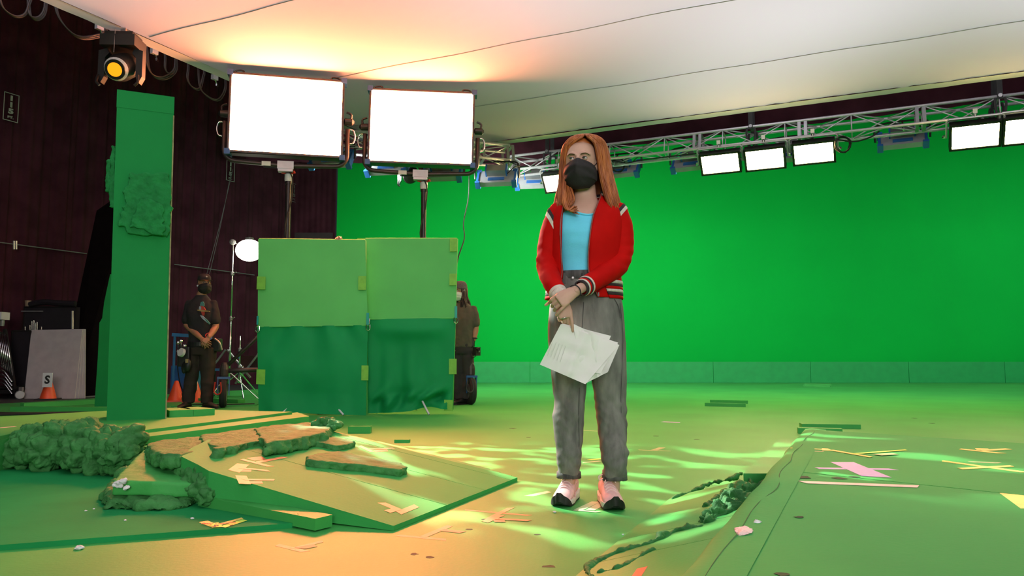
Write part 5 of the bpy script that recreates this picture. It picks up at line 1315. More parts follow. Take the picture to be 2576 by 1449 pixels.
for a, b, c in ((SHO_L, ELB_L, WRI_L), (SHO_R, ELB_R, WRI_R)):
    body.tube([a, lerp(a, b, .5), b, lerp(b, c, .3), lerp(b, c, .8), c], [.048, .042, .036, .034, .026, .0225], 14, round_cap=True)
KNL, ANL = P(1432, 1040, .02), P(1434, 1195, .02)
KNR, ANR = P(1538, 1045, .02), P(1547, 1205, -.045)
for hx, k, an in ((1432, KNL, ANL), (1522, KNR, ANR)):
    h = P(hx, 860, .03); body.tube([h, lerp(h, k, .5), k, lerp(k, an, .35), an, an - UP * .05], [.082, .072, .054, .046, .026, .022], 14, round_cap=True)
bg = remesh(body, 0.0052, 2)
hg2 = Geo()
# her left hand rests on the other wrist, fingers to the picture's left
hand(hg2, WRI_R, P(1399, 762, -.285) - WRI_R, Vector((0.15, -1, .30)), 1, 0.98, [(38, 44, 26), (44, 46, 28), (40, 40, 24), (22, 26, 16)], (3, 0, -4, -12), (20, 15, 10), 22)
hand(hg2, WRI_L, P(1427, 815, -.235) - WRI_L, Vector((0.05, -1, .12)), -1, 0.95, [(8, 10, 6), (34, 62, 40), (38, 66, 42), (42, 68, 44)], (-4, 0, 3, 6), (30, 20, 10), 20)
hr = remesh(hg2, 0.0021, 4)
o_ = len(bg.v); bg.v += hr.v; bg.f += [[i + o_ for i in f] for f in hr.f]
woman = put('person', bg, SKIN, smooth=True, label='person with long red hair in red jacket holding white papers', cat='person')
eyes(HM, woman)
# hair ---------------------------------------------------------------
def hrow(y, xl, xr, ol, orr, rf, rb, dy=0.035):
    a, b = P(xl, y, dy), P(xr, y, dy); cx = (a.x + b.x) / 2; rx = (b.x - a.x) / 2
    t0 = math.asin(max(-.999, min(.999, (P(ol, y, dy).x - cx) / rx))); t1 = math.asin(max(-.999, min(.999, (P(orr, y, dy).x - cx) / rx)))
    return (cx, a.y, a.z, rx, rf, rb, t0, t1)
HR = crow([hrow(344.5, 1460, 1474, 1466.8, 1467.2, .012, .012), hrow(347, 1443, 1494, 1466, 1467, .058, .05), hrow(353, 1432, 1508, 1464.5, 1467.5, .098, .075), hrow(362, 1424, 1517, 1460, 1471, .116, .090), hrow(376, 1418, 1524, 1435, 1489, .118, .102), hrow(400, 1413, 1530, 1427, 1496, .112, .108), hrow(430, 1411, 1536, 1424, 1501, .100, .104),
           hrow(460, 1408, 1543, 1428, 1506, .100, .100), hrow(490, 1402, 1552, 1436, 1513, .110, .098), hrow(515, 1396, 1558, 1440, 1520, .118, .10), hrow(535, 1394, 1560, 1424, 1530, .125, .115), hrow(552, 1396, 1556, 1405, 1545, .115, .13)], 4)
hgeo = shell(HR, 64, 0.012)
hair = put('hair', hgeo, HAIRM, woman, smooth=True, label='long straight red hair')
put('scalp_hair', Geo().stack(crow([(0, .012, .130, .012, .012, .012), (0, .014, .1235, .042, .046, .05), (0, .012, .107, .061, .064, .07), (0, .012, .090, .068, .069, .08), (0, .014, .084, .062, .060, .076)], 3), 30, 2.1).move(HM), HAIRM, hair, smooth=True)
rng = random.Random(3)
def strand_geo(count, seed, off0, off1, r0, lo=0, hi=1.0, start=0, end=None):
    rng = random.Random(seed); g = Geo(); m = len(HR)
    for q in range(count):
        f = lo + (hi - lo) * rng.random(); i0 = start + rng.randint(0, 4); i1 = (end or m - 1) - rng.randint(0, 5)
        pts = []; ph = rng.uniform(0, 6.28); am = rng.uniform(.0, .02); of = rng.uniform(off0, off1); wv = rng.uniform(-.02, .02)
        for i in range(i0, i1 + 1, 2):
            x, y, z, rx, rf, rb, t0, t1 = HR[i]; t = (i - i0) / max(1, i1 - i0)
            ff = min(1, max(0, f + am * math.sin(ph + t * 5) + wv * t)); th = lerp(t1, 2 * math.pi + t0, ff); c, s = math.cos(th), math.sin(th); rr = rf if c > 0 else rb
            o2 = of + .004 * math.sin(ph * 2 + t * 7)
            pts.append(Vector((x + (rx + o2) * s, y - (rr + o2) * c, z)))
        if len(pts) < 3: continue
        g.tube(pts, [r0 * (0.5 + 0.5 * math.sin(math.pi * min(1, .15 + i / len(pts)))) for i in range(len(pts))], 4, cap=False)
    return g
put('hair_strands', strand_geo(330, 1, -.002, .005, .0030), HAIRM, hair, smooth=True)['kind'] = 'stuff'
put('front_locks', strand_geo(70, 2, -.003, .004, .0034, 0.0, 0.10), HAIRM, hair, smooth=True)['kind'] = 'stuff'
put('front_locks', strand_geo(70, 5, -.003, .004, .0034, 0.90, 1.0), HAIRM, hair, smooth=True)['kind'] = 'stuff'
g = Geo(); rng = random.Random(6)
for q in range(46):                   # lock that falls in front of her right shoulder
    a = rng.uniform(-7, 7); b = rng.uniform(-.012, .012)
    g.tube(smoothpath([P(1422 + a * .3, 430, -.03 + b), P(1420 + a * .5, 470, -.05 + b), P(1421 + a, 505, -.075 + b), P(1432 + a * 1.1, 530 + a * .3, -.095 + b), P(1447 + a * .5 + rng.uniform(-6, 8), 528 + a + rng.uniform(-8, 6), -.10 + b)], 4), [.0022 + .0016 * math.sin(math.pi * i / 16) for i in range(17)], 4, cap=False)
put('shoulder_lock', g, HAIRM, hair, smooth=True)['kind'] = 'stuff'
# mask -----------------------------------------------------------------
def mask(M, parent, m, sx=1.0, loops=True, ridge=0.012):
    rows = [(-.004, .110, .46, .9), (-.012, .121, .62, 1.0), (-.032, .130, .80, 1.06), (-.055, .129, .92, 1.08), (-.078, .122, .90, 1.03), (-.098, .112, .70, .9), (-.114, .098, .45, .66), (-.126, .080, .15, .36), (-.132, .055, .0, .16)]
    rows = crow(rows, 4); g = Geo(); vs = []; nx = 40
    for ri, (z, fr, half, wf) in enumerate(rows):
        for k in range(nx + 1):
            u = lerp(-1, 1, k / nx); th = u * (1.05 + .35 * half)
            x = math.sin(th) * .081 * lerp(.60, 1.0, wf) * sx; y = -math.cos(th) * fr * .92 + .005
            y -= ridge * math.exp(-(u / .16) ** 2) * max(0, 1 - abs(z + .035) / .07)
            zz = z - .020 * abs(u) ** 1.6 * max(0, (z + .128)) / .13 * 1.0 + (.006 * math.exp(-(u / .22) ** 2) if z > -.02 else 0) + .012 * (1 - math.cos(u * 1.2)) * (1 if z < -.09 else 0)
            fold = .0032 * math.sin((z * 150 + abs(u) * 3)) * min(1, abs(u) * 2.0) + .002 * noise.noise(Vector((x * 60, z * 70, 3)))
            vs.append(Vector((x, y - fold, zz)))
    n1 = nx + 1
    g.add(vs, [[i * n1 + k, (i + 1) * n1 + k, (i + 1) * n1 + k + 1, i * n1 + k + 1] for i in range(len(rows) - 1) for k in range(nx)])
    mk = put('face_mask', g.move(M), m, parent, smooth=True)
    if loops:
        for s in (-1, 1):
            put('ear_loop', Geo().tube([M @ q for q in smoothpath([Vector((s * .066, -.045, -.03)), Vector((s * .078, -.01, .0)), Vector((s * .084, .014, .015)), Vector((s * .080, .018, -.03)), Vector((s * .068, -.03, -.085))], 4)], .0022, 5), m, mk)
    return mk
mask(HM, woman, MASKM)
# top --------------------------------------------------------------------
rows = crow([prow(1392, 1556, 541, .100, .095, .03), prow(1390, 1558, 560, .112, .10, .03), prow(1392, 1556, 590, .128, .10, .03), prow(1397, 1552, 615, .126, .10, .03), prow(1402, 1550, 650, .112, .095, .03), prow(1403, 1549, 694, .106, .095, .03), prow(1400, 1552, 712, .108, .10, .03)], 4)
g = Geo().stack(rows, 40, 2.3, cap=False); g.n = [Vector((0, -1, 0))] * len(g.v)
displace(g, lambda p: 0.004 * noise.noise(Vector((p.x * 9 + p.z * 14, 2, p.z * 26))) + 0.003 * noise.noise(Vector((p.x * 40, 0, p.z * 12))))
cxt = rows[0][0]
def dip(p): return Vector((0, 0, -.020 * math.exp(-((p.x - cxt) / .055) ** 2) * max(0, min(1, (p.z - rows[6][2]) / (rows[0][2] - rows[6][2]))))) if p.y < rows[0][1] else Vector()
g.v = [p + dip(p) for p in g.v]
top_o = put('teal_top', g, TEAL, woman, smooth=True)
nl = []
x, y, z, rx, rf, rb = rows[0]
put('neckline', Geo().tube([q + dip(q) for q in [Vector((x + (rx + .001) * math.sin(a), y - (rf + .002 if math.cos(a) > 0 else rb) * math.cos(a), z + .002)) for a in [2 * math.pi * k / 40 for k in range(40)]]], .005, 6, close=True), TEAL, top_o, smooth=True)
# jeans -------------------------------------------------------------------
jg = Geo()
jg.stack(crow([prow(1399, 1553, 688, .106, .10, .03), prow(1396, 1555, 712, .110, .105, .03), prow(1388, 1562, 745, .116, .115, .03), prow(1381, 1568, 785, .122, .125, .03), prow(1378, 1571, 830, .122, .13, .03), prow(1379, 1573, 870, .118, .13, .03), prow(1381, 1574, 915, .105, .12, .03), prow(1392, 1560, 935, .08, .10, .03)], 3), 36, 2.4)
def leg(rows):
    jg.stack(crow([prow(a, b, y, rf, rb, dy) for a, b, y, rf, rb, dy in rows], 4), 28, 2.15)
leg([(1381, 1472, 860, .10, .11, .03), (1384, 1477, 915, .098, .105, .03), (1388, 1476, 960, .09, .098, .03), (1394, 1472, 1010, .082, .088, .03), (1392, 1470, 1040, .084, .084, .025), (1391, 1468, 1075, .082, .084, .03), (1397, 1466, 1115, .076, .084, .02), (1398, 1464, 1150, .070, .080, .008), (1403, 1460, 1175, .058, .070, 0.015), (1402, 1460, 1198, .050, .062, .025)])
leg([(1482, 1574, 860, .10, .11, .03), (1486, 1575, 915, .098, .105, .03), (1489, 1576, 960, .09, .098, .03), (1497, 1576, 1010, .082, .088, .03), (1499, 1577, 1045, .084, .084, .025), (1505, 1577, 1080, .082, .084, .01), (1509, 1578, 1120, .078, .084, -.02), (1513, 1579, 1160, .072, .080, -.05), (1518, 1577, 1185, .060, .070, -.05), (1517, 1576, 1203, .050, .062, -.04)])
jm = remesh(jg, 0.0065, 3)
def jf(p):
    z = p.z; k = math.exp(-((z - .40) / .10) ** 2) + 1.3 * math.exp(-((z - .20) / .09) ** 2) + .5 * math.exp(-((z - .66) / .08) ** 2)
    return 0.0072 * k * noise.noise(Vector((p.x * 7, p.y * 7, z * 24 + p.x * 22))) + 0.004 * k * noise.noise(Vector((p.x * 16 + z * 10, p.y * 12, z * 34 - p.x * 18 + 7))) + .0012 * noise.noise(p * 30)
displace(jm, jf)
jeans = put('jeans', jm, DENIM, woman, smooth=True)
x, y, z, rx, rf, rb = prow(1398, 1554, 692, .110, .104, .03)
put('waistband', Geo().rings([[Vector((x + (rx + .004) * math.sin(a) * f, y - (rf + .004 if math.cos(a) > 0 else rb + .004) * math.cos(a) * f, z + dz)) for a in [2 * math.pi * k / 48 for k in range(48)]] for dz, f in ((.014, .99), (.012, 1.01), (-.026, 1.015), (-.028, .99))], cap=False), DENIM_D, jeans, smooth=True)
put('waist_button', Geo().lathe(P(1441, 699, -.092), [(.0065, 0), (.0065, .003), (.003, .004)], Vector((0, -1, 0)), 14), STEEL, jeans)
for px in (1420, 1466): put('belt_loop', Geo().box(P(px, 700, -.088), (.010, .006, .05)), DENIM_D, jeans)
def seam_on(rows_px, nm='seam'):
    put(nm, Geo().tube(smoothpath([P(r[0], r[1], r[2] + .006) for r in rows_px], 4), .0016, 5), DENIM_D, jeans)
seam_on([(1560, 762, -.05), (1567, 840, -.06), (1565, 920, -.055), (1562, 1000, -.05), (1563, 1060, -.045), (1558, 1075, -.055), (1557, 1150, -.05), (1560, 1170, -.03)])
seam_on([(1458, 975, -.055), (1456, 1040, -.055), (1457, 1100, -.045), (1455, 1160, -.03)])
seam_on([(1546, 752, -.075), (1556, 772, -.068), (1562, 800, -.065)], 'pocket_edge')
seam_on([(1468, 760, -.098), (1466, 800, -.10), (1462, 850, -.098), (1458, 890, -.085)], 'fly_seam')
for a, b, yy, dy in ((1402, 1460, 1193, .025), (1516, 1576, 1198, -.04)):
    x, y, z, rx, rf, rb = prow(a, b, yy, .053, .064, dy)
    g = Geo(); vs = []
    rr_ = [[Vector((x + (rx + o) * math.sin(q), y - ((rf if math.cos(q) > 0 else rb) + o) * math.cos(q), z + dz + .003 * math.sin(q * 17))) for q in [2 * math.pi * k / 36 for k in range(36)]] for dz, o in ((.012, -.004), (.010, .003), (-.014, .004), (-.016, -.006))]
    put('frayed_hem', Geo().rings(rr_, cap=False), DENIM_D, jeans, smooth=True)
# jacket --------------------------------------------------------------------
def jrow(y, xl, xr, ol, orr, rf, rb, dy=0.03): return hrow(y, xl, xr, ol, orr, rf, rb, dy)
JR = crow([jrow(494, 1430, 1517, 1434, 1508, .085, .082, .035), jrow(502, 1424, 1526, 1429, 1506, .092, .085, .035), jrow(512, 1408, 1540, 1421, 1502, .10, .09, .035), jrow(521, 1394, 1556, 1417, 1498, .110, .098, .03), jrow(536, 1384, 1567, 1413, 1492, .122, .105), jrow(560, 1381, 1570, 1409, 1484, .136, .11), jrow(600, 1382, 1566, 1407, 1477, .148, .112), jrow(645, 1384, 1563, 1409, 1473, .142, .112), jrow(690, 1382, 1562, 1411, 1474, .136, .115), jrow(722, 1378, 1563, 1405, 1484, .138, .122), jrow(752, 1374, 1564, 1390, 1497, .135, .128)], 4)
g = shell(JR, 56, 0.006); gg = Geo(); gg.v = g.v; gg.f = g.f
gg.n = [Vector((p.x - P(1473, 600).x, p.y - WY - .03, 0)).normalized() for p in g.v]
displace(gg, lambda p: 0.007 * noise.noise(Vector((p.x * 8 + p.z * 5, p.y * 8, p.z * 7))) + .003 * noise.noise(Vector((p.x * 22, p.y * 20, p.z * 14))))
jacket = put('jacket', gg, JACK, woman, smooth=True, label='open red varsity jacket')
def sleeve(pts, rad, seed):
    g = Geo().tube(smoothpath(pts, 5), [table([(i / (len(rad) - 1), r) for i, r in enumerate(rad)], k / (5 * (len(pts) - 1)))[0] for k in range(5 * (len(pts) - 1) + 1)], 24, round_cap=True)
    m = remesh(g, 0.0058, 2); sd = Vector((seed, seed, 0))
    e = pts[2]
    displace(m, lambda p: (0.0025 + .006 * math.exp(-((p - e).length / .08) ** 2)) * noise.noise((p + sd) * 9 + Vector((0, 0, p.z * 22))) + .0018 * noise.noise(p * 30))
    return put('sleeve', m, JACK, jacket, smooth=True)
SL = [P(1409, 538, .03), P(1388, 590, .035), P(1377, 655, .02), P(1385, 700, -.085), P(1403, 736, -.185)]
SR = [P(1547, 538, .03), P(1562, 590, .03), P(1557, 655, .0), P(1520, 690, -.09), P(1474, 719, -.185)]
sl_ = sleeve(SL, [.062, .060, .056, .053, .047, .040], 1); sr_ = sleeve(SR, [.066, .064, .060, .056, .049, .042], 2)
def bands(center, ax, specs, r0, r1, par, n=30, flat=1.0, nm='cuff_band'):
    ax = Vector(ax).normalized(); u = ax.orthogonal().normalized(); v = ax.cross(u); tot = sum(s for s, _ in specs); t = 0
    for s, m in specs:
        rr = []
        for h, o in ((t, -.003), (t + s * .1, .001), (t + s * .5, .0025), (t + s * .9, .001), (t + s, -.003)):
            R_ = lerp(r0, r1, h / tot) + o; rr.append([center + ax * h + (u * math.cos(2 * math.pi * k / n) + v * math.sin(2 * math.pi * k / n)) * R_ for k in range(n)])
        put(nm, Geo().rings(rr, cap=False), m, par, smooth=True); t += s
axr = (WRI_R - SR[4]).normalized(); bands(SR[4] - axr * .008, axr, [(.011, KNITW), (.011, KNITB), (.010, JACK), (.011, KNITW), (.014, KNITB)], .045, .035, sr_)
axl = (WRI_L - SL[4]).normalized(); bands(SL[4] - axl * .006, axl, [(.016, KNITW), (.022, KNITW)], .042, .034, sl_)
def sleeve_band(src, nrm, at, t0, t1, m):
    nrm = Vector(nrm).normalized(); off = ROOT[src.name]; bm = bmesh.new(); bm.from_mesh(src.data)
    for t, sg in ((t0, 1), (t1, -1)):
        bmesh.ops.bisect_plane(bm, geom=bm.verts[:] + bm.edges[:] + bm.faces[:], plane_co=at - off + nrm * t, plane_no=nrm, clear_inner=sg > 0, clear_outer=sg < 0)
    bmesh.ops.delete(bm, geom=[f for f in bm.faces if (f.calc_center_median() + off).z < at.z - .14], context='FACES')
    bm.normal_update(); bm.verts.index_update(); g = Geo()
    g.v = [v.co + off + v.normal * .0022 for v in bm.verts]; g.f = [[v.index for v in f.verts] for f in bm.faces]; bm.free()
    put('shoulder_stripe', g, m, src, smooth=True)
for src, nr, at in ((sr_, (.76, 0, -.64), P(1556, 538, 0)), (sl_, (-.90, 0, -.42), P(1384, 545, 0))):
    sleeve_band(src, nr, at, -.015, 0.0, KNITB); sleeve_band(src, nr, at, 0.0, .015, KNITW)
x0 = JR[-1]
def wb(y0, y1, m, ex):
    a = crow([JR[-6], JR[-1]], 2)
    def at(y):
        rws = [(P(1470, 722, .03).z, JR[-5]), (P(1470, 752, .03).z, JR[-1])]; z = P(1470, y, .03).z
        t = (rws[0][0] - z) / (rws[0][0] - rws[1][0]); r = [lerp(p, q, t) for p, q in zip(JR[-5], JR[-1])]; r[2] = z; r[3] += ex; r[4] += ex; r[5] += ex; return r
    rs = [at(y0), at(lerp(y0, y1, .5)), at(y1)]; rs[1][3] += .002; rs[1][4] += .002
    rs = [tuple(r[:6]) + (r[6], r[7] + .32) for r in rs]
    put('waistband_stripe', shell(rs, 40, .004), m, jacket, smooth=True)
for y0, y1, m in ((709, 717, KNITW), (717, 724, KNITB), (724, 731, JACK), (731, 738, KNITW), (738, 746, KNITB), (746, 754, JACK)): wb(y0, y1, m, .006)
cr = [tuple(r) for r in JR[:3]]
for k, (m, o, zz) in enumerate(((KNITB, .004, .010), (KNITW, .006, .000), (KNITB, .007, -.010))):
    x, y, z, rx, rf, rb, t0, t1 = JR[0]
    pts = [Vector((x + (rx + o) * math.sin(th), y - ((rf if math.cos(th) > 0 else rb) + o) * math.cos(th), z + zz - .006 * math.cos(th))) for th in [lerp(t1, 2 * math.pi + t0, q / 30) for q in range(31)]]
    put('collar_rib', Geo().tube(pts, .0075, 8), m, jacket, smooth=True)
for side in (6, 7):                   # zip edges
    pts = [Vector((r[0] + (r[3] + .002) * math.sin(r[side]), r[1] - (r[4] + .002) * math.cos(r[side]), r[2])) for r in JR]
    put('zip_edge', Geo().tube(pts, .0035, 6), mat('zip_tape', (0.25, 0.05, 0.04), rough=.5, var=.2, vscale=80), jacket, smooth=True)
pts = [Vector((r[0] + (r[3] + .004) * math.sin(r[7]), r[1] - (r[4] + .004) * math.cos(r[7]), r[2])) for r in JR]
put('zip_pull', Geo().box(pts[-1] + Vector((0, -.004, .012)), (.006, .004, .018)), BLACK_MET, jacket)
bracelet = lerp(SR[4], WRI_R, .92); ax = (WRI_R - SR[4]).normalized(); u = ax.orthogonal().normalized(); v = ax.cross(u)
put('bracelet', Geo().tube([bracelet + ax * .018 + (u * math.cos(a) + v * math.sin(a)) * .030 for a in [2 * math.pi * k / 24 for k in range(24)]], .0028, 6, close=True), KNITB, woman, smooth=True)
rg = P(1419, 800, -.247)
put('ring', Geo().tube([rg + Vector((math.cos(a) * .0105, -.002 + math.sin(a) * .0105, .002 * math.cos(a))) for a in [2 * math.pi * k / 20 for k in range(20)]], .0018, 6, close=True), CHROME, woman, smooth=True)
# shoes ----------------------------------------------------------------------
def shoe(toe_px, ang, lab, L=.272, s=1.0):
    toe = G(*toe_px, 0.0); d = Vector((math.sin(ang), -math.cos(ang), 0)); r = Vector((-d.y, d.x, 0)); r = r if r.x > 0 else -r
    heel = toe - d * L
    root = put('shoe', Geo(), None, woman) if False else None
    T = lambda t, a, h: heel + d * (t * L) + r * a + UP * h
    prof = crow([(0.0, .018, .030, .070), (0.04, .028, .026, .100), (.12, .034, .022, .122), (.22, .036, .022, .126), (.34, .037, .022, .122), (.46, .039, .022, .106), (.58, .043, .020, .087), (.70, .046, .020, .070), (.82, .045, .020, .058), (.91, .039, .021, .045), (.97, .028, .023, .038), (1.0, .014, .025, .031)], 3)
    rr = []
    for t, w_, lo, hi in prof:
        ring = []
        for k in range(24):
            a = 2 * math.pi * k / 24; c, sn = math.cos(a), math.sin(a); ww = w_ * (abs(c) ** .75) * (1 if c > 0 else -1) * (1 - .22 * max(0, sn) ** 2)
            ring.append(T(t, ww, lerp(lo, hi, (sn + 1) / 2)))
        rr.append(ring)
    m = remesh(Geo().rings(rr), .004, 2)
    sh = put('shoe', m, SHOEP, woman, smooth=True, label=lab)
    def sole(z0, z1, grow, t0, t1, mt, nm, lift=lambda t: 0, tip=1.03):
        q = [(t, w_ + grow) for t, w_, _, _ in prof if t0 <= t <= t1]
        out = [(t, w_) for t, w_ in q] + [(t, -w_) for t, w_ in q[::-1]]
        if t0 == 0: out = [(-.02, .012)] + out + [(-.02, -.012)]
        if t1 >= 1: i = len(q) + (1 if t0 == 0 else 0); out = out[:i] + [(tip, .010), (tip, -.010)] + out[i:]
        z1f = z1 if callable(z1) else (lambda t: z1)
        b = [T(t, w_ * .96, z0 + lift(t)) for t, w_ in out]; tpp = [T(t, w_, z1f(t) + lift(t)) for t, w_ in out]
        mid = [T(t, w_ * 1.03, (z0 + z1f(t)) / 2 + lift(t)) for t, w_ in out]
        g = Geo().rings([b, mid, tpp]); return put(nm, g, mt, sh, smooth=True, angle=50)
    lift = lambda t: .018 * max(0, (t - .82) / .2) ** 2
    sole(.006, lambda t: .030 + .016 * (1 - min(1, t / .5)) + .004 * math.sin(t * 18), .004, 0, 1, SHOEW, 'midsole', lift)
    sole(.0, .009, .003, 0, 1, SHOEB, 'outsole', lift)
    sole(.002, lambda t: .012 + .026 * max(0, (t - .88) / .12) ** .6 if t > .88 else .012, .0075, .86, 1, SHOEB, 'toe_guard', lift, 1.05)
    tr_ = sorted(prof)
    def top(t): 
        v = table([(p[0], p[1], p[3]) for p in prof], t); return v
    for i in range(5):
        t = .66 - .065 * i; w_, h = top(t); w2 = w_ * .62
        put('lace_row', Geo().tube(smoothpath([T(t + .02, -w2, h - .012), T(t, -w2 * .5, h - .0005), T(t - .005, 0, h + .003), T(t, w2 * .5, h - .0005), T(t + .02, w2, h - .012)], 3), .0032, 6), LACE, sh, smooth=True)
    w_, h = top(.38); kn = T(.40, 0, h + .008)
    put('lace_knot', Geo().ball(kn, (.008, .007, .006), 10, 8), LACE, sh, smooth=True)
    for sg in (-1, 1):
        put('lace_loop', Geo().tube(smoothpath([kn, kn + r * sg * .024 + UP * .012 + d * .004, kn + r * sg * .046 + UP * .003 + d * .012, kn + r * sg * .042 - UP * .012 + d * .016, kn + r * sg * .02 - UP * .002 + d * .01, kn], 4), .003, 6), LACE, sh, smooth=True)
        put('lace_tail', Geo().tube(smoothpath([kn, kn + r * sg * .012 + d * .02 - UP * .004, kn + r * sg * .026 + d * .045 - UP * .020], 4), .003, 6), LACE, sh, smooth=True)
    m2 = Geo(); a = T(.30, 0, .075); m2.rings([[T(.32 + dx, .024 * math.cos(q), .085 + hh + .004 * math.sin(q)) + d * (.012 * math.sin(q)) for q in [2 * math.pi * k / 14 for k in range(14)]] for dx, hh in ((.06, 0.0), (.03, .035), (.0, .065), (-.005, .07))])
    put('tongue', m2, SHOEP, sh, smooth=True)
    put('side_overlay', Geo().tube(smoothpath([T(.55, .043, .030), T(.50, .040, .058), T(.40, .036, .078), T(.2, .036, .082)], 4), .0025, 5), mat('pink_trim', (.68, .36, .36), rough=.6, var=.05), sh, smooth=True)
    return sh
shoe((1408, 1277), math.radians(-18), 'pink running shoe on the left of the picture')
shoe((1549, 1287), math.radians(4), 'pink running shoe on the right of the picture')
# papers ----------------------------------------------------------------------
pr = thing('paper_stack', 'stack of white script pages held low in one hand', 'papers', P(1455, 960, -.24))
def page(px, dy, seed):
    n = 14; g = Geo(); A, B, C_, E_ = [P(x, y, dy) for x, y in px]; vs = []
    for j in range(n + 1):
        for i in range(n + 1):
            u, v = i / n, j / n; p = lerp(lerp(A, B, u), lerp(E_, C_, u), v)
            bend = .020 * math.exp(-((u - .45 - .1 * v) / .10) ** 2) * .8 + .05 * (u - .5) ** 2 + .006 * noise.noise(Vector((u * 5, v * 5, seed))) + .03 * v * (u - .5)
            vs.append(p + Vector((0, -bend, 0)))
    k = n + 1
    for off in (0, .0007): pass
    top = vs; bot = [p + Vector((0, .0008, 0)) for p in vs]; N = len(vs)
    g.add(top + bot, [[j * k + i, (j + 1) * k + i, (j + 1) * k + i + 1, j * k + i + 1] for j in range(n) for i in range(n)] + [[N + j * k + i, N + j * k + i + 1, N + (j + 1) * k + i + 1, N + (j + 1) * k + i] for j in range(n) for i in range(n)])
    put('page', g, PAPER, pr, smooth=True)
page([(1410, 816), (1556, 868), (1471, 966), (1358, 917)], -.215, 1)
page([(1412, 815), (1554, 862), (1508, 940), (1372, 910)], -.207, 2)
page([(1415, 814), (1536, 845), (1500, 930), (1380, 900)], -.200, 3)
page([(1440, 814), (1557, 868), (1527, 936), (1471, 966)], -.211, 4)
TXT = mat('faint_text', (0.55, 0.53, 0.51), rough=.7, var=.2, vscale=60)
for i in range(5):
    a = (1391 + i * 8, 858 + i * 3); b = (1377 + i * 8, 895 + i * 4)
    put('text_line', Geo().bar(P(*a, -.241 + .004 * i), P(*b, -.238 + .004 * i), .0012, .0006, Vector((0, -1, 0))), TXT, pr)

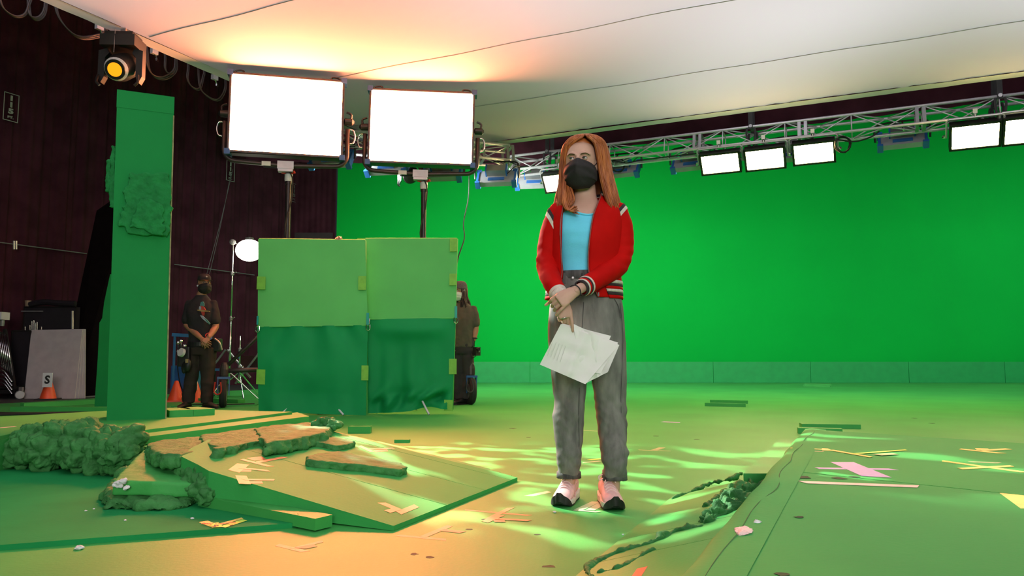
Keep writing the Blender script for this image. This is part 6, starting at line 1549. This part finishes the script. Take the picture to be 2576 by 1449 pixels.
# ------------------------------------------------------------------ crew in the background
def crew(Y, J, label, skin, shirt, trousers, shoes, s=1.0, face_yaw=0.0, body_w=None, visible_hands=True, hands=None, voxel=0.011):
    Q = lambda k, dy=0.0: D(*J[k][:2], Y + (J[k][2] if len(J[k]) > 2 else 0.0) + dy)
    hc = Q('head'); hg, HM = head_geo(face_yaw, 0.0, hc, 1.0 * s, True)
    g = Geo(); g.v, g.f = hg.v, hg.f
    neck = Q('neck'); g.tube([hc - UP * .06 + Vector((0, .02, 0)), neck], [.052 * s, .06 * s], 12, round_cap=True)
    sl, sr, pel = Q('sho_l'), Q('sho_r'), Q('pelvis'); wsh = (sr.x - sl.x) / 2 * 1.1; ch = (sl + sr) / 2
    rows = lambda inf: [(neck.x, neck.y + .01, neck.z + .0, .055 + inf, .055 + inf, .06 + inf), (ch.x, ch.y, ch.z + .015, wsh * .80 + inf, .085 + inf, .085 + inf), (ch.x, ch.y, ch.z - .06, wsh * .96 + inf, .105 + inf, .10 + inf), (lerp(ch.x, pel.x, .3), ch.y, lerp(ch.z, pel.z, .35), wsh * .90 + inf, .125 + inf, .11 + inf),
            (lerp(ch.x, pel.x, .7), ch.y, lerp(ch.z, pel.z, .72), wsh * .80 + inf, .125 + inf, .11 + inf), (pel.x, pel.y, pel.z + .02, wsh * .82 + inf, .12 + inf, .12 + inf)]
    g.stack(crow(rows(-.006), 2), 22, 2.3)
    arms = []
    for a in 'lr':
        S, E, W_ = Q('sho_' + a), Q('elb_' + a), Q('wri_' + a); arms.append((S, E, W_))
        g.tube([S, lerp(S, E, .5), E, lerp(E, W_, .35), W_], [.046 * s, .050 * s, .043 * s, .045 * s, .030 * s], 12, round_cap=True)
    legs = []
    for a in 'lr':
        H = Q('hip_' + a); K_, A_ = Q('kne_' + a), Q('ank_' + a); A_.z = max(A_.z, .09); legs.append((H, K_, A_))
        g.tube([H, lerp(H, K_, .5), K_, lerp(K_, A_, .4), A_], [.088 * s, .078 * s, .058 * s, .056 * s, .042 * s], 12, round_cap=True)
    b = remesh(g, voxel, 2)
    hg3 = Geo()
    for h in hands or []: hand(hg3, *h[:4], **h[4])
    if hg3.v:
        hr = remesh(hg3, .0035, 1); o = len(b.v); b.v += hr.v; b.f += [[i + o for i in f] for f in hr.f]
    p = put('person', b, skin, smooth=True, label=label, cat='person')
    # shirt
    g = Geo().stack(crow(rows(.012) + [(pel.x, pel.y, pel.z - .07, wsh * .84 + .014, .135, .135)], 3), 26, 2.3)
    for S, E, W_ in arms:
        g.tube([lerp(S, E, -.05), lerp(S, E, .4), lerp(S, E, .72)], [.052 * s, .066 * s, .072 * s], 14, round_cap=True)
    m = remesh(g, voxel, 2); displace(m, lambda q: .008 * noise.noise(Vector((q.x * 12, q.y * 9, q.z * 9))) + .004 * noise.noise(q * 24))
    sh = put('t_shirt', m, shirt, p, smooth=True)
    # trousers
    g = Geo().stack(crow([(pel.x, pel.y, pel.z + .03, wsh * .80, .125, .125), (pel.x, pel.y, pel.z - .08, wsh * .86, .13, .135), (pel.x, pel.y, pel.z - .16, wsh * .86, .12, .13)], 3), 24, 2.3)
    for H, K_, A_ in legs:
        g.tube([H + UP * .03, lerp(H, K_, .5), K_, lerp(K_, A_, .5), A_ - UP * .03], [.105 * s, .100 * s, .084 * s, .080 * s, .078 * s], 16)
    m = remesh(g, voxel, 2); displace(m, lambda q: .010 * noise.noise(Vector((q.x * 9, q.y * 9, q.z * 14))) * (1.4 if q.z < .35 else .8))
    tr = put('trousers', m, trousers, p, smooth=True)
    for (H, K_, A_), d in zip(legs, J['feet']):
        d = Vector(d).normalized(); r = Vector((-d.y, d.x, 0)); heel = Vector((A_.x, A_.y, 0)) - d * .07; rr = []
        for t, w_, h in ((-.0, .022, .06), (.05, .036, .085), (.12, .038, .10), (.17, .042, .075), (.22, .046, .06), (.26, .040, .05), (.285, .018, .035)):
            rr.append([heel + d * t + r * (w_ * math.cos(a)) + UP * (.018 + (h - .018) * (math.sin(a) + 1) / 2) for a in [2 * math.pi * k / 14 for k in range(14)]])
        so = put('shoe', remesh(Geo().rings(rr), .008, 1), shoes, p, smooth=True)
        out = [(0, .026), (.06, .040), (.17, .046), (.24, .046), (.29, .02), (.29, -.02), (.24, -.046), (.17, -.046), (.06, -.040), (0, -.026)]
        put('shoe_sole', Geo().prism([heel + d * t + r * w_ for t, w_ in out], [heel + d * t + r * w_ + UP * .022 for t, w_ in out]), SHOEB, so)
    return p, HM, arms, legs, (ch, pel, wsh)
BLK_SHIRT = mat('black_shirt', (0.014, 0.011, 0.014), rough=0.85, var=0.15, vscale=8)
BRN_TROU = mat('dark_brown_trousers', (0.026, 0.016, 0.012), rough=0.85, var=0.2, vscale=8)
BRN_SHOE = mat('brown_shoe', (0.05, 0.03, 0.018), rough=0.6, var=0.2)
GRY_SHIRT = mat('olive_grey_shirt', (0.075, 0.065, 0.045), rough=0.85, var=0.15, vscale=8)
GRY_TROU = mat('charcoal_trousers', (0.028, 0.022, 0.026), rough=0.85, var=0.2, vscale=8)
BEANIE = mat('mauve_beanie', (0.10, 0.085, 0.095), rough=0.95, var=0.2, vscale=60, bump=.3, bscale=120)
DARKHAIR = mat('dark_brown_hair', (0.030, 0.011, 0.009), rough=0.55, var=0.3, vscale=60, stretch=(1, 1, .15))
WMASK = mat('white_mask', (0.62, 0.64, 0.60), rough=0.7, var=0.05)
YA = 9.95
JA = dict(head=(514, 713), neck=(506, 742), sho_l=(475, 767), sho_r=(537, 767), pelvis=(506, 862), elb_l=(470, 818), elb_r=(543, 822, -.02), wri_l=(505, 850, -.20), wri_r=(526, 848, -.20),
          hip_l=(486, 880), hip_r=(524, 880), kne_l=(483, 945), kne_r=(522, 945), ank_l=(473, 1006), ank_r=(520, 1008), feet=[(-.12, -1, 0), (.85, -.5, 0)])
wl, wr2 = D(505, 850, YA - .20), D(526, 848, YA - .20)
pa, HMa, armsa, legsa, (cha, pela, wsha) = crew(YA, JA, 'person in black cap, mask and bird shirt with clasped hands', SKIN_T, BLK_SHIRT, BRN_TROU, BRN_SHOE, 1.0, math.radians(38),
    hands=[(wl, D(524, 866, YA - .24) - wl, Vector((-.3, -1, .3)), 1, dict(curls=[(20, 30, 15)] * 4)), (wr2, D(510, 864, YA - .26) - wr2, Vector((.3, -1, .3)), -1, dict(curls=[(30, 40, 20)] * 4))])
eyes(HMa, pa, INK, SKIN_T, INK); mask(HMa @ Matrix.Scale(1.07, 4), pa, MASKM)
def cap(M, parent, m, brim=True):
    g = Geo().stack([(0, .008, z, rx, rf, rb) for z, rx, rf, rb in ((.128, .02, .02, .02), (.124, .045, .05, .05), (.108, .068, .075, .08), (.08, .080, .092, .096), (.048, .083, .096, .100), (.044, .080, .093, .097))], 28, 2.1)
    c = put('cap', g.move(M), m, parent, smooth=True)
    if brim:
        vs = []; 
        for j in range(2):
            for i in range(17):
                a = math.radians(lerp(-62, 62, i / 16)); R_ = (.094, .160)[j]; dz = -.004 * (j) - .012 * abs(math.sin(a)) * j
                vs.append(Vector((math.sin(a) * (.082 + .012 * j), -math.cos(a) * R_ + (.03 if j and abs(a) > 1 else 0), .050 + dz)))
        top = vs; bot = [v - UP * .006 for v in vs]; g = Geo()
        g.add(top + bot, [[i, i + 1, 18 + i, 17 + i] for i in range(16)] + [[34 + i, 34 + 17 + i, 34 + 18 + i, 34 + i + 1] for i in range(16)] + [[17 + i, 18 + i, 34 + 18 + i, 34 + 17 + i] for i in range(16)])
        put('brim', g.move(M), m, c, smooth=True)
        put('cap_badge', Geo().ball((0, -.092, .082), (.012, .004, .010), 8, 6).move(M), STEEL, c)
    return c
cap(HMa, pa, mat('black_cap', (0.016, 0.012, 0.014), rough=.85, var=.2))
put('hair', Geo().stack([(0, .03, .05, .078, .02, .075), (0, .035, .0, .076, .0, .068), (0, .04, -.035, .066, -.01, .05)], 20, 2.1).move(HMa), DARKHAIR, pa, smooth=True)
put('ear_piece', Geo().ball(HMa @ Vector((-.080, .01, -.035)), .014, 8, 6), WHITE_PL, pa)
# bird print on the shirt
fr = pela.y - .165
def printed(px, m, dy=0.0):
    pts = [D(x, y, fr - .004 + dy) for x, y in px]; g = Geo().prism(pts, [p + Vector((0, .022, 0)) for p in pts]); put('bird_print', g, m, pa)
PTEAL = mat('print_teal', (.06, .20, .20), rough=.8, var=.2, vscale=60); PRED = mat('print_red', (.40, .04, .03), rough=.8, var=.2, vscale=60); PBLUE = mat('print_blue', (.28, .32, .42), rough=.8, var=.2, vscale=60); PTAN = mat('print_tan', (.36, .22, .08), rough=.8, var=.2, vscale=60)
printed([(505, 760), (510, 758), (513, 763), (513, 770), (507, 773), (503, 768)], PTEAL)
printed([(502, 770), (509, 769), (514, 774), (517, 780), (509, 782), (500, 779)], PRED, -.001)
printed([(501, 771), (506, 771), (506, 779), (500, 779)], PBLUE, -.002)
printed([(496, 779), (512, 780), (527, 782), (527, 784), (508, 784), (496, 781)], PTAN, -.003)
printed([(506, 784), (514, 784), (512, 794), (508, 792)], PRED)
printed([(503, 793), (509, 794), (518, 803), (527, 815), (520, 811), (508, 801)], PBLUE, -.001)
printed([(514, 800), (518, 802), (528, 814), (526, 816), (519, 808)], PTEAL, -.002)
for px, m in (((524, 843), RED_PL), ((526, 850), BLUE_PL)):
    c = D(*px, YA - .19); put('wristband', Geo().tube([c + Vector((math.cos(a) * .034, math.sin(a) * .02, math.sin(a) * .026)) for a in [2 * math.pi * k / 16 for k in range(16)]], .007, 6, close=True), m, pa)
bl = put('tool_belt', Geo().rings([[Vector((pela.x + (wsha * .86 + .02) * math.sin(a), pela.y - .15 * math.cos(a), pela.z - .02 + dz)) for a in [2 * math.pi * k / 30 for k in range(30)]] for dz in (.025, -.025)], cap=False), BLACK_PL, pa)
put('tool_pouch', remesh(Geo().box(D(466, 897, YA - .10), (.15, .12, .26)), .012, 3), BLACK_PL, bl, smooth=True)
put('tape_roll', Geo().lathe(D(460, 888, YA - .19), [(.02, 0), (.055, 0), (.055, .04), (.02, .04)], Vector((-.5, -.8, .3)), 18), WHITE_PL, bl)
put('gloves', remesh(Geo().ball(D(472, 918, YA - .16), (.05, .04, .09), 10, 8).ball(D(463, 925, YA - .15), (.035, .03, .08), 10, 8), .01, 1), BLACK_PL, bl, smooth=True)
put('clip_tool', Geo().box(D(470, 908, YA - .22), (.025, .03, .05)), mat('tan_tool', (.3, .25, .12), rough=.6, var=.1), bl)
put('radio_pouch', remesh(Geo().box(D(546, 868, YA), (.11, .10, .17)), .012, 2), BLACK_PL, bl, smooth=True)
put('pouch_strap', Geo().tube(smoothpath([D(540, 852, YA - .1), D(552, 862, YA - .1), D(558, 880, YA - .08)], 3), .012, 6), STEEL, bl)
# ---------------------------------------------------------------- the person behind the right flag
YB = 10.7
JB = dict(head=(1157, 733), neck=(1163, 760), sho_l=(1132, 779), sho_r=(1192, 779), pelvis=(1163, 862), elb_l=(1128, 826), elb_r=(1197, 826), wri_l=(1128, 862, -.1), wri_r=(1192, 855, -.03),
          hip_l=(1150, 880), hip_r=(1174, 880), kne_l=(1150, 940), kne_r=(1176, 940), ank_l=(1152, 998), ank_r=(1168, 998), feet=[(-.7, -.7, 0), (-.7, -.7, 0)])
wb_ = D(1192, 855, YB - .03); wbl = D(1128, 862, YB - .1)
pb_, HMb, armsb, legsb, (chb, pelb, wshb) = crew(YB, JB, 'person in grey beanie and olive shirt half behind the right flag', SKIN_T, GRY_SHIRT, GRY_TROU, SHOEB, 1.0, math.radians(-48),
    hands=[(wb_, Vector((-.1, -.15, -1)), Vector((.9, -.3, 0)), 1, dict(curls=[(30, 40, 25)] * 4)), (wbl, Vector((.1, -.15, -1)), Vector((-.9, -.3, 0)), -1, dict(curls=[(30, 40, 25)] * 4))])
eyes(HMb, pb_, INK, SKIN_T, INK); mask(HMb @ Matrix.Scale(1.07, 4), pb_, WMASK)
bn = put('beanie', Geo().stack([(0, .012, z, rx, rf, rb) for z, rx, rf, rb in ((.150, .02, .02, .02), (.145, .045, .05, .05), (.125, .070, .078, .08), (.09, .083, .095, .098), (.045, .087, .101, .104), (.035, .089, .103, .106), (.030, .082, .096, .1))], 28, 2.1).move(HMb), BEANIE, pb_, smooth=True)
put('beanie_badge', Geo().ball(HMb @ Vector((.03, -.098, .06)), .006, 6, 5), CHROME, bn)
g = Geo(); rng = random.Random(12)
for k in range(120):
    a = math.radians(rng.uniform(60, 300)); R_ = .082; ph = rng.uniform(0, 6)
    top = HMb @ Vector((math.sin(a) * .082, -math.cos(a) * .09 + .01, .03)); dx = rng.uniform(-.02, .05)
    g.tube(smoothpath([top, top - UP * .10 + Vector((dx * .3, rng.uniform(-.02, .02), 0)), top - UP * .20 + Vector((dx + .008 * math.sin(ph), rng.uniform(-.03, .02), 0)), top - UP * rng.uniform(.24, .30) + Vector((dx * 1.2, rng.uniform(-.03, .02), 0))], 3), .007, 4, cap=False)
put('long_hair', g, DARKHAIR, pb_, smooth=True, label='long dark brown hair')['kind'] = 'stuff'
put('hair_base', Geo().stack([(0, .035, .04, .085, .0, .085), (0, .045, -.04, .085, -.01, .075), (.0, .05, -.12, .085, -.015, .065), (.01, .05, -.19, .075, -.02, .05)], 20, 2.1).move(HMb), DARKHAIR, pb_, smooth=True)
gl = put('glove', remesh(hand(Geo(), wb_ + UP * .005, Vector((-.1, -.15, -1)), Vector((.9, -.3, 0)), 1, 1.14, [(30, 40, 25)] * 4, r=1.15), .004, 1), BLACK_PL, pb_, smooth=True)
put('watch', Geo().tube([lerp(armsb[1][1], wb_, .86) + Vector((math.cos(a) * .040, math.sin(a) * .040, 0)) for a in [2 * math.pi * k / 16 for k in range(16)]], .012, 6, close=True), BLACK_PL, pb_)
for sx in (-1, 1):
    put('glasses_rim', Geo().tube([HMb @ Vector((sx * .031 + math.cos(a) * .021, -.101, .004 + math.sin(a) * .017)) for a in [2 * math.pi * k / 16 for k in range(16)]], .002, 5, close=True), STEEL, pb_)
    put('glasses_arm', Geo().tube([HMb @ Vector((sx * .052, -.098, .008)), HMb @ Vector((sx * .078, .0, .008))], .002, 5), STEEL, pb_)
g = Geo(); hm = D(1199, 884, YB - .08)
hm_root = thing('hand_monitor', 'small black handset held low by the person behind the flag', 'handset', hm - UP * .08)
put('body', Geo().box(hm, (.06, .10, .12), (Vector((.8, -.6, 0)), Vector((.6, .8, 0)), UP)), BLACK_PL, hm_root)
put('lens_tube', Geo().lathe(hm + Vector((.01, -.05, .03)), [(.02, 0), (.026, .02), (.026, .06), (.02, .07)], Vector((.4, -.9, 0)), 14), BLACK_MET, hm_root)
put('knob', Geo().ball(hm + Vector((.035, -.03, .0)), .014, 8, 6), STEEL, hm_root); put('cable', Geo().tube(smoothpath([hm - UP * .05, hm + Vector((-.05, -.03, -.09)), hm + Vector((-.07, 0, -.03))], 4), .006, 5), RUBBER, hm_root)
# ---------------------------------------------------------------- the person hidden behind the left flag, fingers over its top edge
YC = 9.12
JC = dict(head=(835, 690), neck=(835, 720), sho_l=(800, 742), sho_r=(868, 742), pelvis=(835, 850), elb_l=(792, 800), elb_r=(884, 690), wri_l=(796, 862), wri_r=(856, 630, -.12),
          hip_l=(818, 870), hip_r=(852, 870), kne_l=(818, 950), kne_r=(852, 950), ank_l=(816, 1018), ank_r=(854, 1018), feet=[(0, -1, 0), (0, -1, 0)])
wc = D(856, 626, YC - .12); wcl = D(796, 862, YC)
crew(YC, JC, 'person hidden behind the left flag with fingers over its top edge', mat('skin_warm', (0.58, 0.28, 0.20), rough=.5, var=.05), BLK_SHIRT, GRY_TROU, SHOEB, 1.0, 0.0,
     hands=[(D(855, 619, 8.86), Vector((-.05, -.25, 1)), Vector((0, 1, .25)), -1, dict(curls=[(50, 62, 50)] * 4, thumb_out=20, r=1.12)), (wcl, Vector((0, -.1, -1)), Vector((-1, 0, 0)), -1, dict())])
